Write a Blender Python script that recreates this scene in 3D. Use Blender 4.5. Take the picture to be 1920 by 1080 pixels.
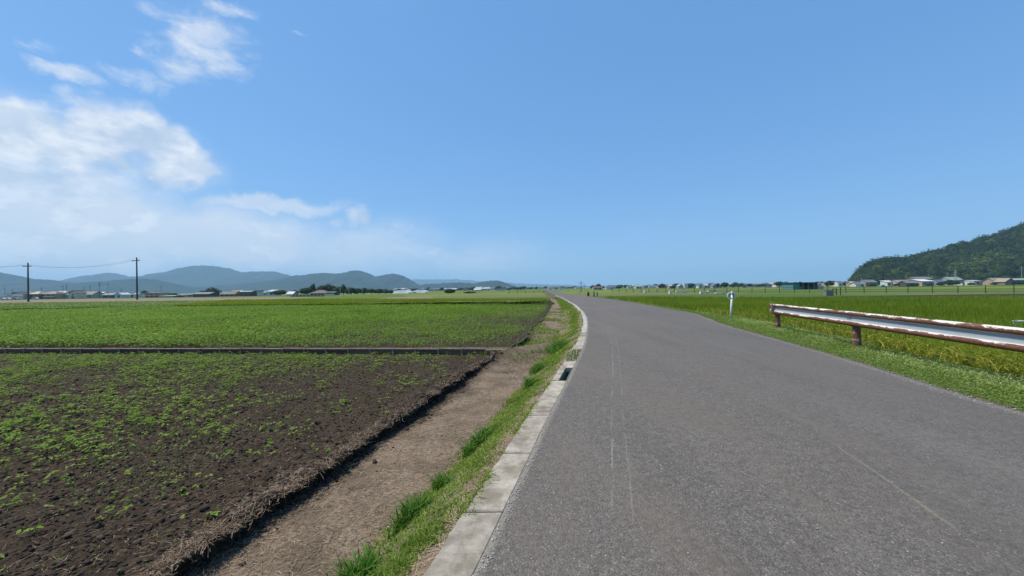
import bpy, bmesh, math, random
import numpy as np
from mathutils import Vector, Matrix

random.seed(7)
RS = np.random.RandomState(11)
for o in list(bpy.data.objects):
    bpy.data.objects.remove(o)
scene = bpy.context.scene
COL = scene.collection

# ------------------------------------------------------------------ camera
FPX, ROLL, HCAM, PITCH = 700.0, 0.0145, 1.45, 1 / 700
_F = np.array([0, math.cos(PITCH), math.sin(PITCH)])
_U0 = np.array([0, -math.sin(PITCH), math.cos(PITCH)])
_R0 = np.array([1.0, 0, 0])
_R = _R0 * math.cos(ROLL) - _U0 * math.sin(ROLL)
_U = _U0 * math.cos(ROLL) + _R0 * math.sin(ROLL)
cd = bpy.data.cameras.new("camera")
cam = bpy.data.objects.new("camera", cd)
COL.objects.link(cam)
cd.lens = 36 * FPX / 1920
cd.sensor_width = 36
cd.clip_start = 0.05
cd.clip_end = 30000
M = Matrix(((_R[0], _U[0], -_F[0], 0), (_R[1], _U[1], -_F[1], 0), (_R[2], _U[2], -_F[2], HCAM), (0, 0, 0, 1)))
cam.matrix_world = M
scene.camera = cam

def ground(px, py, z=0.0):
    d = _F + (px - 960) / FPX * _R + (540 - py) / FPX * _U
    t = (z - HCAM) / d[2]
    return d[0] * t, d[1] * t
def hz(px):
    return 541 - ROLL * (px - 960)
def zat(px, py, Y):
    return HCAM + (hz(px) - py) * Y / FPX
def xat(px, Y):
    return (px - 960) / FPX * Y

# ------------------------------------------------------------------ light
SUN_AZ, SUN_EL = math.radians(-76), math.radians(61)     # azimuth from +Y, negative = to the left
SKY_STRENGTH = 0.115
sl = bpy.data.lights.new("sun", 'SUN')
sl.energy = 4.7
sl.angle = math.radians(0.53)
sl.color = (1.0, 0.90, 0.73)
so = bpy.data.objects.new("sun", sl)
COL.objects.link(so)
sd = Vector((math.sin(SUN_AZ) * math.cos(SUN_EL), math.cos(SUN_AZ) * math.cos(SUN_EL), math.sin(SUN_EL)))
so.rotation_euler = sd.to_track_quat('Z', 'Y').to_euler()
so.location = (0, 0, 50)

class NT:
    def __init__(s, tree):
        s.t = tree; s.n = tree.nodes; s.l = tree.links
    def new(s, typ, **kw):
        n = s.n.new(typ)
        for k, v in kw.items():
            if k == 'inp':
                for a, b in v.items():
                    if hasattr(b, 'is_linked') or isinstance(b, bpy.types.NodeSocket):
                        s.l.new(b, n.inputs[a])
                    else:
                        n.inputs[a].default_value = b
            else:
                setattr(n, k, v)
        return n
    def m(s, op, a, b=None, c=None, clamp=False):
        n = s.n.new('ShaderNodeMath'); n.operation = op; n.use_clamp = clamp
        for i, v in enumerate((a, b, c)):
            if v is None: continue
            if isinstance(v, bpy.types.NodeSocket): s.l.new(v, n.inputs[i])
            else: n.inputs[i].default_value = v
        return n.outputs[0]
    def mix(s, f, a, b, bt='MIX'):
        n = s.n.new('ShaderNodeMix'); n.data_type = 'RGBA'; n.blend_type = bt
        for i, v in ((0, f), (6, a), (7, b)):
            if isinstance(v, bpy.types.NodeSocket): s.l.new(v, n.inputs[i])
            elif i == 0: n.inputs[0].default_value = v
            else: n.inputs[i].default_value = (*v, 1) if len(v) == 3 else v
        return n.outputs[2]
    def ss(s, x, lo, hi):
        n = s.n.new('ShaderNodeMapRange'); n.interpolation_type = 'SMOOTHSTEP'
        if isinstance(x, bpy.types.NodeSocket): s.l.new(x, n.inputs[0])
        n.inputs[1].default_value = lo; n.inputs[2].default_value = hi
        return n.outputs[0]
    def noise(s, vec, scale, detail=3, rough=0.55, dist=0.0):
        n = s.n.new('ShaderNodeTexNoise')
        n.inputs['Scale'].default_value = scale; n.inputs['Detail'].default_value = detail
        n.inputs['Roughness'].default_value = rough; n.inputs['Distortion'].default_value = dist
        if vec is not None: s.l.new(vec, n.inputs['Vector'])
        return n
    def attr(s, name):
        n = s.n.new('ShaderNodeAttribute'); n.attribute_name = name
        return n
    def mapping(s, vec, loc=(0, 0, 0), rot=(0, 0, 0), sc=(1, 1, 1), typ='POINT'):
        n = s.n.new('ShaderNodeMapping'); n.vector_type = typ
        n.inputs[1].default_value = loc; n.inputs[2].default_value = rot; n.inputs[3].default_value = sc
        s.l.new(vec, n.inputs[0])
        return n.outputs[0]

world = bpy.data.worlds.new("World")
scene.world = world
world.use_nodes = True
w = NT(world.node_tree)
w.n.clear()
sky = w.new('ShaderNodeTexSky', sky_type='NISHITA')
sky.sun_disc = False
sky.sun_elevation = SUN_EL
sky.sun_rotation = SUN_AZ
sky.altitude = 0
sky.air_density = 1.0
sky.dust_density = 0.6
sky.ozone_density = 2.0
tc = w.new('ShaderNodeTexCoord')
sep = w.new('ShaderNodeSeparateXYZ'); w.l.new(tc.outputs['Generated'], sep.inputs[0])
dx, dy, dz = sep.outputs
az = w.m('ARCTAN2', dx, dy)
el = w.m('ARCSINE', dz)
comb = w.new('ShaderNodeCombineXYZ', inp={0: az, 1: el})
ae = comb.outputs[0]
# warp of the direction so that cloud outlines billow
n1 = w.noise(tc.outputs['Generated'], 9, 5, 0.6)
off = w.new('ShaderNodeVectorMath', operation='SUBTRACT'); w.l.new(n1.outputs['Color'], off.inputs[0]); off.inputs[1].default_value = (.5, .5, .5)
offs = w.new('ShaderNodeVectorMath', operation='SCALE'); w.l.new(off.outputs[0], offs.inputs[0]); offs.inputs['Scale'].default_value = 0.11
wv = w.new('ShaderNodeVectorMath', operation='ADD'); w.l.new(ae, wv.inputs[0]); w.l.new(offs.outputs[0], wv.inputs[1])
def dirpx(px, py):
    a = math.atan((px - 960) / FPX)
    return a, math.atan((hz(px) - py) / FPX * math.cos(a))
def blob(px, py, rx, ry, rot=0.0, gain=1.6, strength=1.0, vec=None):
    """an ellipse of cloud in azimuth / elevation (position and size found from the photograph)"""
    a, e = dirpx(px, py)
    a1, _ = dirpx(px + rx, py); a0, _ = dirpx(px - rx, py)
    _, e1 = dirpx(px, py - ry); _, e0 = dirpx(px, py + ry)
    mp = w.mapping(vec or wv.outputs[0], (a, e, 0), (0, 0, rot), ((a1 - a0) / 2, (e1 - e0) / 2, 1), 'TEXTURE')
    ln = w.new('ShaderNodeVectorMath', operation='LENGTH'); w.l.new(mp, ln.inputs[0])
    v = w.m('SUBTRACT', 1.0, ln.outputs['Value'])
    v = w.m('MULTIPLY', v, gain, clamp=True)
    return w.m('MULTIPLY', v, strength)
def union(lst):
    r = lst[0]
    for x in lst[1:]:
        r = w.m('MAXIMUM', r, x)
    return r
cumul = union([blob(60, 262, 230, 112, gain=1.15), blob(210, 262, 190, 104, gain=1.15), blob(318, 278, 135, 92, gain=1.5, strength=1.0),
               blob(60, 330, 260, 90, gain=1.0, strength=.62),
               blob(675, 408, 75, 40, gain=1.1, strength=.70), blob(725, 436, 75, 34, gain=1.0, strength=.6), blob(965, 462, 55, 17, gain=1.0, strength=.5)])
veil = union([blob(60, 330, 400, 170, gain=1.4, strength=.85), blob(150, 430, 480, 150, gain=1.5, strength=.9), blob(420, 450, 400, 105, gain=1.5, strength=.8),
              blob(660, 470, 300, 85, gain=1.3, strength=.6), blob(-500, 380, 700, 260, gain=1.2, strength=.8),
              blob(880, 490, 240, 60, gain=1.2, strength=.45), blob(800, 478, 120, 34, gain=1.2, strength=.5), blob(300, 290, 170, 90, gain=1.5, strength=.55),
              blob(510, 382, 210, 24, rot=.06, gain=1.6, strength=.78)])
cir = union([blob(380, 75, 130, 75, rot=.1, gain=1.4, strength=.95), blob(410, 120, 90, 40, gain=1.3, strength=.7), blob(325, 95, 110, 60, gain=1.3, strength=.6), blob(440, 18, 70, 26, gain=1.4, strength=.62), blob(350, 120, 95, 50, gain=1.4, strength=.8),
             blob(285, 160, 60, 32, gain=1.3, strength=.5), blob(135, 142, 110, 26, rot=-.12, gain=1.5, strength=.66), blob(240, 150, 80, 22, gain=1.3, strength=.42),
             blob(572, 55, 34, 12, gain=1.2, strength=.34), blob(255, 92, 36, 14, gain=1.4, strength=.5), blob(65, 78, 80, 22, gain=1.2, strength=.26)])
offs2 = w.new('ShaderNodeVectorMath', operation='SCALE'); w.l.new(off.outputs[0], offs2.inputs[0]); offs2.inputs['Scale'].default_value = 0.05
wv2 = w.new('ShaderNodeVectorMath', operation='ADD'); w.l.new(tc.outputs['Generated'], wv2.inputs[0]); w.l.new(offs2.outputs[0], wv2.inputs[1])
st = w.mapping(tc.outputs['Generated'], sc=(1, 1, 2.0))
nf = w.noise(st, 14, 8, 0.62).outputs[0]
nl = w.noise(st, 4.2, 5, 0.55).outputs[0]
nw = w.noise(w.mapping(tc.outputs['Generated'], rot=(0, 0.5, 0), sc=(1, 1, 2.6)), 16, 7, 0.66, 0.6).outputs[0]
vb = w.new('ShaderNodeTexVoronoi', feature='SMOOTH_F1'); vb.inputs['Scale'].default_value = 13; vb.inputs['Smoothness'].default_value = .35
w.l.new(wv2.outputs[0], vb.inputs['Vector'])
vb2 = w.new('ShaderNodeTexVoronoi', feature='SMOOTH_F1'); vb2.inputs['Scale'].default_value = 34; vb2.inputs['Smoothness'].default_value = .35
w.l.new(wv2.outputs[0], vb2.inputs['Vector'])
bil = w.m('SUBTRACT', .50, w.m('ADD', w.m('MULTIPLY', vb.outputs['Distance'], .75), w.m('MULTIPLY', vb2.outputs['Distance'], .35)))
cu = w.m('ADD', cumul, w.m('ADD', w.m('MULTIPLY', w.m('SUBTRACT', nl, .5), .9), w.m('ADD', w.m('MULTIPLY', bil, .75), w.m('MULTIPLY', w.m('SUBTRACT', nf, .5), .55))))
cu = w.ss(cu, 0.18, 0.80)
cu = w.m('MULTIPLY', cu, w.ss(cumul, 0.0, 0.2))
ci = w.m('ADD', cir, w.m('MULTIPLY', w.m('SUBTRACT', nw, .49), 1.9))
ci = w.m('MULTIPLY', w.ss(ci, 0.02, 1.25), w.ss(cir, 0.0, 0.25))
ve = w.m('MULTIPLY', w.ss(veil, 0.0, 0.95), w.m('ADD', 0.42, w.m('MULTIPLY', w.m('ADD', nl, w.m('MULTIPLY', nf, .5)), 0.60)))
# a very thin generic cirrus everywhere
gen = w.m('MULTIPLY', w.ss(w.noise(st, 2.2, 6, 0.6).outputs[0], .55, .85), 0.10)
alpha = w.m('MAXIMUM', w.m('MAXIMUM', w.m('MULTIPLY', cu, 0.93), w.m('MULTIPLY', ci, 0.85)), w.m('MAXIMUM', ve, gen))
S = 1.0 / SKY_STRENGTH
bright = (0.82 * S, 0.86 * S, 0.92 * S)
shade = (0.46 * S, 0.58 * S, 0.75 * S)
up = w.mapping(tc.outputs['Generated'], loc=(.012, -.004, -.05), sc=(1, 1, 2.0))
nfu = w.noise(up, 14, 5, 0.6).outputs[0]
relief = w.m('ADD', w.m('ADD', .42, w.m('MULTIPLY', bil, 1.3)), w.m('MULTIPLY', w.m('SUBTRACT', nfu, nf), 3.4), clamp=True)
shl = w.ss(w.noise(tc.outputs['Generated'], 6.5, 4, .6).outputs[0], .34, .60)
shf = w.m('ADD', w.m('MULTIPLY', relief, .80), w.m('MULTIPLY', shl, .42), clamp=True)
shf = w.m('MAXIMUM', shf, w.m('SUBTRACT', 0.62, cu))
ccol = w.mix(w.m('MAXIMUM', shf, 0.0), shade, bright)
grade = w.mix(1.0, sky.outputs[0], (0.80, 1.0, 1.10), 'MULTIPLY')
flat = w.mix(0.55, grade, (0.138 * S, 0.380 * S, 0.82 * S))
low = w.m('MULTIPLY', w.m('EXPONENT', w.m('MULTIPLY', w.m('ABSOLUTE', el), -6.5)), .62)
flat = w.mix(low, flat, (0.34 * S, 0.57 * S, 0.88 * S))
wcol = w.mix(w.m('MULTIPLY', alpha, 1.0, clamp=True), flat, ccol)
bg = w.new('ShaderNodeBackground'); bg.inputs['Strength'].default_value = SKY_STRENGTH
w.l.new(wcol, bg.inputs['Color'])
ow = w.new('ShaderNodeOutputWorld'); w.l.new(bg.outputs[0], ow.inputs[0])
world.cycles.sampling_method = 'MANUAL'
world.cycles.sample_map_resolution = 512

vs = scene.view_settings
vs.view_transform = 'Standard'; vs.look = 'None'; vs.exposure = 0.12; vs.gamma = 1.0; vs.use_curve_mapping = False
scene.render.engine = 'CYCLES'
cy = scene.cycles
cy.use_denoising = True
try: cy.denoiser = 'OPENIMAGEDENOISE'
except Exception: pass
cy.max_bounces = 6; cy.diffuse_bounces = 3; cy.glossy_bounces = 2; cy.transmission_bounces = 3
cy.volume_bounces = 2; cy.transparent_max_bounces = 8
cy.caustics_reflective = False; cy.caustics_refractive = False
cy.sample_clamp_indirect = 4

# ------------------------------------------------------------------ helpers
def hash2(ix, iy, seed):
    h = (ix.astype(np.int64) * 374761393 + iy.astype(np.int64) * 668265263 + seed * 1442695041) & 0xffffffff
    h = ((h ^ (h >> 13)) * 1274126177) & 0xffffffff
    h = (h ^ (h >> 16)) & 0xffff
    return h / 65535.0
def vnoise(x, y, seed=0):
    x = np.asarray(x, float); y = np.asarray(y, float)
    ix = np.floor(x); iy = np.floor(y); fx = x - ix; fy = y - iy
    fx = fx * fx * (3 - 2 * fx); fy = fy * fy * (3 - 2 * fy)
    a = hash2(ix, iy, seed); b = hash2(ix + 1, iy, seed); c = hash2(ix, iy + 1, seed); d = hash2(ix + 1, iy + 1, seed)
    return (a + (b - a) * fx) * (1 - fy) + (c + (d - c) * fx) * fy
def fbm(x, y, seed=0, octv=4, gain=.5):
    s = 0; a = 1; t = 0
    x = np.asarray(x, float); y = np.asarray(y, float)
    for i in range(octv):
        s = s + a * vnoise(x * 2.03 ** i, y * 2.03 ** i, seed + i * 17); t += a; a *= gain
    return s / t
def sstep(a, b, x):
    t = np.clip((np.asarray(x, float) - a) / (b - a), 0, 1)
    return t * t * (3 - 2 * t)

def fast_mesh(name, V, F, attrs=None, smooth=False, matidx=None, nmats=None):
    """V (n,3); F list of (m,k) int arrays"""
    me = bpy.data.meshes.new(name)
    V = np.asarray(V, np.float32)
    if not isinstance(F, (list, tuple)): F = [F]
    F = [np.asarray(f, np.int32) for f in F if len(f)]
    me.vertices.add(len(V)); me.vertices.foreach_set("co", V.ravel())
    nl_ = sum(f.size for f in F); nf_ = sum(len(f) for f in F)
    me.loops.add(nl_); me.loops.foreach_set("vertex_index", np.concatenate([f.ravel() for f in F]))
    me.polygons.add(nf_)
    st_ = []; p = 0
    for f in F:
        st_.append(p + np.arange(len(f)) * f.shape[1]); p += f.size
    me.polygons.foreach_set("loop_start", np.concatenate(st_).astype(np.int32))
    if smooth: me.polygons.foreach_set("use_smooth", np.ones(nf_, bool))
    if matidx is not None: me.polygons.foreach_set("material_index", np.asarray(matidx, np.int32))
    if attrs:
        for k, v in attrs.items():
            a = me.attributes.new(k, 'FLOAT', 'POINT'); a.data.foreach_set("value", np.asarray(v, np.float32))
    me.update(calc_edges=True)
    return me

def link(name, me, mats, parent=None, loc=None):
    o = bpy.data.objects.new(name, me)
    COL.objects.link(o)
    if mats is not None and len(me.materials) == 0:
        for m_ in (mats if isinstance(mats, (list, tuple)) else [mats]): me.materials.append(m_)
    if parent is not None: o.parent = parent
    if loc is not None: o.location = loc
    return o
def tag(o, label=None, cat=None, group=None, kind=None):
    if label: o['label'] = label
    if cat: o['category'] = cat
    if group: o['group'] = group
    if kind: o['kind'] = kind
    return o
def empty(name, loc=(0, 0, 0), rz=0.0):
    o = bpy.data.objects.new(name, None); COL.objects.link(o)
    o.empty_display_size = .2
    o.location = loc; o.rotation_euler = (0, 0, rz)
    return o
def copy_tree(o, parent=None):
    c = o.copy(); COL.objects.link(c)
    if parent is not None: c.parent = parent
    for ch in o.children: copy_tree(ch, c)
    return c

class MB:
    """collects shapes of ONE part"""
    def __init__(s): s.v = []; s.f = []; s.m = []
    def add(s, vs, fs, mi=0):
        b = len(s.v); s.v += [tuple(v) for v in vs]
        for f in fs: s.f.append(tuple(b + i for i in f)); s.m.append(mi)
        return s
    def box(s, x0, x1, y0, y1, z0, z1, mi=0, mat=None):
        vs = [(x, y, z) for z in (z0, z1) for y in (y0, y1) for x in (x0, x1)]
        if mat is not None: vs = [tuple(mat @ Vector(v)) for v in vs]
        return s.add(vs, [(0, 2, 3, 1), (4, 5, 7, 6), (0, 1, 5, 4), (2, 6, 7, 3), (0, 4, 6, 2), (1, 3, 7, 5)], mi)
    def tube(s, pts, rad, n=8, mi=0, cap=True):
        pts = [Vector(p) for p in pts]
        rings = []
        if not isinstance(rad, (list, tuple)): rad = [rad] * len(pts)
        for i, p in enumerate(pts):
            d = (pts[min(i + 1, len(pts) - 1)] - pts[max(i - 1, 0)]).normalized()
            up = Vector((0, 0, 1)) if abs(d.z) < .9 else Vector((1, 0, 0))
            a = d.cross(up).normalized(); b = d.cross(a).normalized()
            rings.append([p + (a * math.cos(2 * math.pi * k / n) + b * math.sin(2 * math.pi * k / n)) * rad[i] for k in range(n)])
        vs = [v for r in rings for v in r]; fs = []
        for i in range(len(rings) - 1):
            for k in range(n):
                fs.append((i * n + k, i * n + (k + 1) % n, (i + 1) * n + (k + 1) % n, (i + 1) * n + k))
        if cap:
            fs.append(tuple(reversed(range(n)))); fs.append(tuple((len(rings) - 1) * n + k for k in range(n)))
        return s.add(vs, fs, mi)
    def mesh(s, name, smooth=False, bevel=0.0):
        me = bpy.data.meshes.new(name)
        me.from_pydata(s.v, [], s.f)
        me.polygons.foreach_set("material_index", s.m)
        bm = bmesh.new(); bm.from_mesh(me)
        bmesh.ops.recalc_face_normals(bm, faces=bm.faces)
        if bevel > 0:
            bmesh.ops.bevel(bm, geom=[e for e in bm.edges], offset=bevel, segments=1, affect='EDGES', profile=.5)
        bm.to_mesh(me); bm.free()
        if smooth: me.polygons.foreach_set("use_smooth", [True] * len(me.polygons))
        me.update()
        return me
    def build(s, name, mats, parent=None, loc=None, smooth=False, bevel=0.0):
        return link(name, s.mesh(name, smooth, bevel), mats, parent, loc)

# ------------------------------------------------------------------ materials
def base_mat(name):
    m_ = bpy.data.materials.new(name); m_.use_nodes = True
    t = NT(m_.node_tree); t.n.clear()
    out = t.new('ShaderNodeOutputMaterial')
    return m_, t, out
def pbsdf(t, out, col, rough=.9, bump=None, spec=.3, metal=0.0):
    p = t.new('ShaderNodeBsdfPrincipled')
    if isinstance(col, bpy.types.NodeSocket): t.l.new(col, p.inputs['Base Color'])
    else: p.inputs['Base Color'].default_value = (*col, 1)
    if isinstance(rough, bpy.types.NodeSocket): t.l.new(rough, p.inputs['Roughness'])
    else: p.inputs['Roughness'].default_value = rough
    p.inputs['Specular IOR Level'].default_value = spec
    p.inputs['Metallic'].default_value = metal
    if bump is not None: t.l.new(bump, p.inputs['Normal'])
    if out is not None: t.l.new(p.outputs[0], out.inputs[0])
    return p
def bumpn(t, h, strength=.5, dist=.01):
    b = t.new('ShaderNodeBump'); t.l.new(h, b.inputs['Height'])
    b.inputs['Strength'].default_value = strength; b.inputs['Distance'].default_value = dist
    return b.outputs[0]
def ramp(t, x, stops):
    r = t.new('ShaderNodeValToRGB'); t.l.new(x, r.inputs[0])
    e = r.color_ramp.elements
    while len(e) < len(stops): e.new(0.5)
    for i, (p, c) in enumerate(stops): e[i].position = p; e[i].color = (*c, 1)
    return r.outputs[0]
def simple(name, c1, c2=None, scale=6.0, rough=.8, bump=.2, bd=.01, spec=.3, metal=0.0, stretch=(1, 1, 1), objvar=0.0, detail=5):
    m_, t, out = base_mat(name)
    tc_ = t.new('ShaderNodeTexCoord')
    v = t.mapping(tc_.outputs['Object'], sc=stretch)
    n = t.noise(v, scale, detail, .6)
    c2 = c2 or tuple(x * .75 for x in c1)
    col = t.mix(t.ss(n.outputs[0], .3, .7), c1, c2)
    if objvar:
        oi = t.new('ShaderNodeObjectInfo')
        hv = t.new('ShaderNodeHueSaturation'); t.l.new(col, hv.inputs['Color'])
        t.l.new(t.m('ADD', 1 - objvar, t.m('MULTIPLY', oi.outputs['Random'], 2 * objvar)), hv.inputs['Value'])
        col = hv.outputs[0]
    pbsdf(t, out, col, rough, bumpn(t, n.outputs[0], bump, bd) if bump else None, spec, metal)
    return m_
def leafmat(name, stops, transl=.35, rough=.55, posvar=None, spec=.10):
    """foliage: colour from the 'rnd' attribute of each leaf, part of the light passes through"""
    m_, t, out = base_mat(name)
    a = t.attr('rnd')
    col = ramp(t, a.outputs['Fac'], stops)
    if posvar:
        g = t.new('ShaderNodeNewGeometry')
        n = t.noise(g.outputs['Position'], posvar[0], 3, .55)
        col = t.mix(t.m('MULTIPLY', t.ss(n.outputs[0], .35, .68), posvar[2] if len(posvar) > 2 else .8), col, posvar[1])
    p = pbsdf(t, None, col, rough, None, spec)
    tr = t.new('ShaderNodeBsdfTranslucent'); t.l.new(t.mix(1.0, col, (1.25, 1.35, .7), 'MULTIPLY'), tr.inputs[0])
    mx = t.new('ShaderNodeMixShader'); mx.inputs[0].default_value = transl
    t.l.new(p.outputs[0], mx.inputs[1]); t.l.new(tr.outputs[0], mx.inputs[2]); t.l.new(mx.outputs[0], out.inputs[0])
    return m_

# asphalt -----------------------------------------------------------
def asphalt():
    m_, t, out = base_mat("asphalt")
    g = t.new('ShaderNodeNewGeometry'); P_ = g.outputs['Position']
    u = t.attr('u').outputs['Fac']; v = t.attr('v').outputs['Fac']
    vor = t.new('ShaderNodeTexVoronoi'); vor.inputs['Scale'].default_value = 105; t.l.new(P_, vor.inputs['Vector'])
    vc = t.new('ShaderNodeSeparateColor'); t.l.new(vor.outputs['Color'], vc.inputs[0])
    fine = t.noise(P_, 60, 4, .7).outputs[0]
    med = t.noise(P_, 9, 5, .65).outputs[0]
    big = t.noise(t.mapping(P_, sc=(1.1, .35, 1)), 1.0, 4, .6).outputs[0]
    stone = ramp(t, vc.outputs[0], [(0, (.054, .047, .040)), (.35, (.100, .090, .081)), (.75, (.158, .143, .128)), (.95, (.21, .19, .16)), (1, (.33, .31, .28))])
    col = t.mix(t.ss(fine, .40, .66), stone, (.122, .110, .099))
    col = t.mix(t.m('MULTIPLY', t.ss(med, .42, .72), .42), col, (.084, .074, .064))
    # warm dusty centre of the wheel tracks, cooler right lane
    track = t.m('MULTIPLY', t.ss(big, .42, .64), .65)
    col = t.mix(track, col, (.140, .116, .096))
    cool = t.m('MULTIPLY', t.ss(u, 2.3, 3.3), .30)
    col = t.mix(cool, col, (.110, .106, .103))
    stn = t.noise(t.mapping(P_, sc=(1, 2.3, 1)), 2.3, 6, .7).outputs[0]
    col = t.mix(t.m('MULTIPLY', t.ss(stn, .56, .72), .42), col, (.06, .05, .048))
    # thin ghost lines of old paint and a construction joint, following the road
    wob = t.m('MULTIPLY', t.m('SUBTRACT', t.noise(P_, 1.7, 4, .6).outputs[0], .5), .06)
    uu = t.m('ADD', u, wob)
    crumble = t.noise(P_, 34, 4, .7).outputs[0]
    brk = t.noise(P_, 1.3, 3, .6).outputs[0]
    for c, wd, s_, cc in ((.71, .0065, .55, (.30, .28, .25)), (.84, .0055, .45, (.28, .26, .23)), (2.70, .008, .15, (.20, .19, .165))):
        d_ = t.m('ABSOLUTE', t.m('SUBTRACT', uu, c))
        d_ = t.m('ADD', d_, t.m('MULTIPLY', t.m('SUBTRACT', crumble, .5), .022))
        k = t.m('MULTIPLY', t.m('SUBTRACT', 1.0, t.ss(d_, wd * .5, wd * 1.9)), s_)
        k = t.m('MULTIPLY', k, t.ss(brk, .40, .60))
        col = t.mix(k, col, cc)
    # one stretch of the centre joint holds pale moss and sand
    d_ = t.m('ADD', t.m('ABSOLUTE', t.m('SUBTRACT', uu, 2.70)), t.m('MULTIPLY', t.m('SUBTRACT', crumble, .5), .05))
    k = t.m('MULTIPLY', t.m('SUBTRACT', 1.0, t.ss(d_, .004, .020)), t.m('MULTIPLY', t.ss(v, 2.1, 2.35), t.m('SUBTRACT', 1.0, t.ss(v, 3.1, 3.5))))
    col = t.mix(t.m('MULTIPLY', t.m('MULTIPLY', k, t.ss(crumble, .34, .52)), .8), col, (.23, .22, .14))
    # pale crumbs and sand along both edges
    wt = t.noise(t.mapping(P_, rot=(0, 0, -.2), sc=(.9, .12, 1)), 1.4, 4, .6).outputs[0]
    col = t.mix(t.m('MULTIPLY', t.ss(wt, .50, .66), .28), col, (.070, .065, .062))
    col = t.mix(t.m('MULTIPLY', t.ss(wt, .46, .32), .25), col, (.17, .158, .145))
    e1 = t.m('SUBTRACT', 1.0, t.ss(t.m('ADD', u, t.m('MULTIPLY', t.m('SUBTRACT', fine, .5), .10)), .0, .075))
    col = t.mix(t.m('MULTIPLY', e1, .7), col, (.30, .27, .23))
    er = t.attr('er').outputs['Fac']
    e2 = t.m('SUBTRACT', 1.0, t.ss(t.m('ADD', er, t.m('MULTIPLY', t.m('SUBTRACT', med, .5), .5)), .0, .28))
    col = t.mix(t.m('MULTIPLY', e2, .55), col, (.25, .235, .20))
    bl = t.noise(P_, 26, 4, .7).outputs[0]
    col = t.mix(t.m('MULTIPLY', t.ss(bl, .50, .62), .38), col, (.064, .056, .048))
    col = t.mix(t.m('MULTIPLY', t.ss(bl, .47, .36), .30), col, (.185, .165, .142))
    hgt = t.m('ADD', t.m('MULTIPLY', vor.outputs['Distance'], -1.0), t.m('MULTIPLY', fine, .6))
    pbsdf(t, out, col, .82, bumpn(t, hgt, .8, .006), .35)
    return m_
M_ASPH = asphalt()

def soilmat():
    """bare ground: near-black tilth, dry straw litter where 'straw' is high, thin green film where 'green' is high"""
    m_, t, out = base_mat("field_soil")
    g = t.new('ShaderNodeNewGeometry'); P_ = g.outputs['Position']
    s_ = t.attr('straw').outputs['Fac']; gr = t.attr('green').outputs['Fac']
    n1_ = t.noise(P_, 22, 6, .68).outputs[0]; n2_ = t.noise(P_, 2.2, 5, .6).outputs[0]
    soil = t.mix(t.ss(n1_, .32, .7), (.026, .0185, .0125), (.074, .054, .036))
    soil = t.mix(t.m('MULTIPLY', t.ss(n2_, .45, .7), .4), soil, (.055, .041, .026))
    a = t.noise(t.mapping(P_, rot=(0, 0, .5), sc=(18, 140, 20)), 1, 3, .6, .8).outputs[0]
    b = t.noise(t.mapping(P_, rot=(0, 0, -.7), sc=(22, 150, 20)), 1, 3, .6, .8).outputs[0]
    fib = t.m('MAXIMUM', a, b)
    straw = t.mix(t.ss(fib, .50, .70), (.175, .130, .092), (.41, .325, .24))
    straw = t.mix(t.m('MULTIPLY', t.ss(n2_, .40, .66), .65), straw, (.095, .075, .050))
    k = t.ss(t.m('ADD', s_, t.m('MULTIPLY', t.m('SUBTRACT', n1_, .5), .9)), .35, .62)
    col = t.mix(k, soil, straw)
    flk = t.m('MULTIPLY', t.ss(fib, .70, .76), .4)
    col = t.mix(flk, col, (.30, .23, .17))
    kg = t.ss(t.m('ADD', gr, t.m('MULTIPLY', t.m('SUBTRACT', n1_, .5), .8)), .4, .62)
    col = t.mix(kg, col, t.mix(n1_, (.06, .10, .02), (.12, .17, .04)))
    h = t.m('ADD', n1_, t.m('MULTIPLY', fib, .5))
    pbsdf(t, out, col, .95, bumpn(t, h, .9, .02), .12)
    return m_
M_SOIL = soilmat()

def farground():
    m_, t, out = base_mat("plain_ground")
    g = t.new('ShaderNodeNewGeometry'); P_ = g.outputs['Position']
    mp = t.mapping(P_, rot=(0, 0, -.10), sc=(.012, .022, 1))
    v = t.new('ShaderNodeTexVoronoi'); v.distance = 'CHEBYCHEV'; v.inputs['Scale'].default_value = 1; v.inputs['Randomness'].default_value = .55
    t.l.new(mp, v.inputs['Vector'])
    sc = t.new('ShaderNodeSeparateColor'); t.l.new(v.outputs['Color'], sc.inputs[0])
    col = ramp(t, sc.outputs[0], [(0, (.11, .165, .026)), (.3, (.15, .20, .03)), (.5, (.075, .12, .024)), (.72, (.17, .20, .036)), (.9, (.09, .14, .03)), (1, (.19, .165, .08))])
    n = t.noise(P_, .35, 5, .7).outputs[0]
    col = t.mix(t.m('MULTIPLY', t.ss(n, .4, .7), .45), col, (.05, .085, .02))
    pbsdf(t, out, col, .95, bumpn(t, n, .4, .3), .1)
    return m_
M_PLAIN = farground()
M_VERGE = simple("verge_ground", (.06, .085, .022), (.13, .105, .055), 14, .95, .6, .02, .1)
M_RICEG = simple("paddy_ground", (.03, .035, .014), (.05, .045, .022), 8, .95, .5, .02, .1)
M_CONC = None
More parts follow.
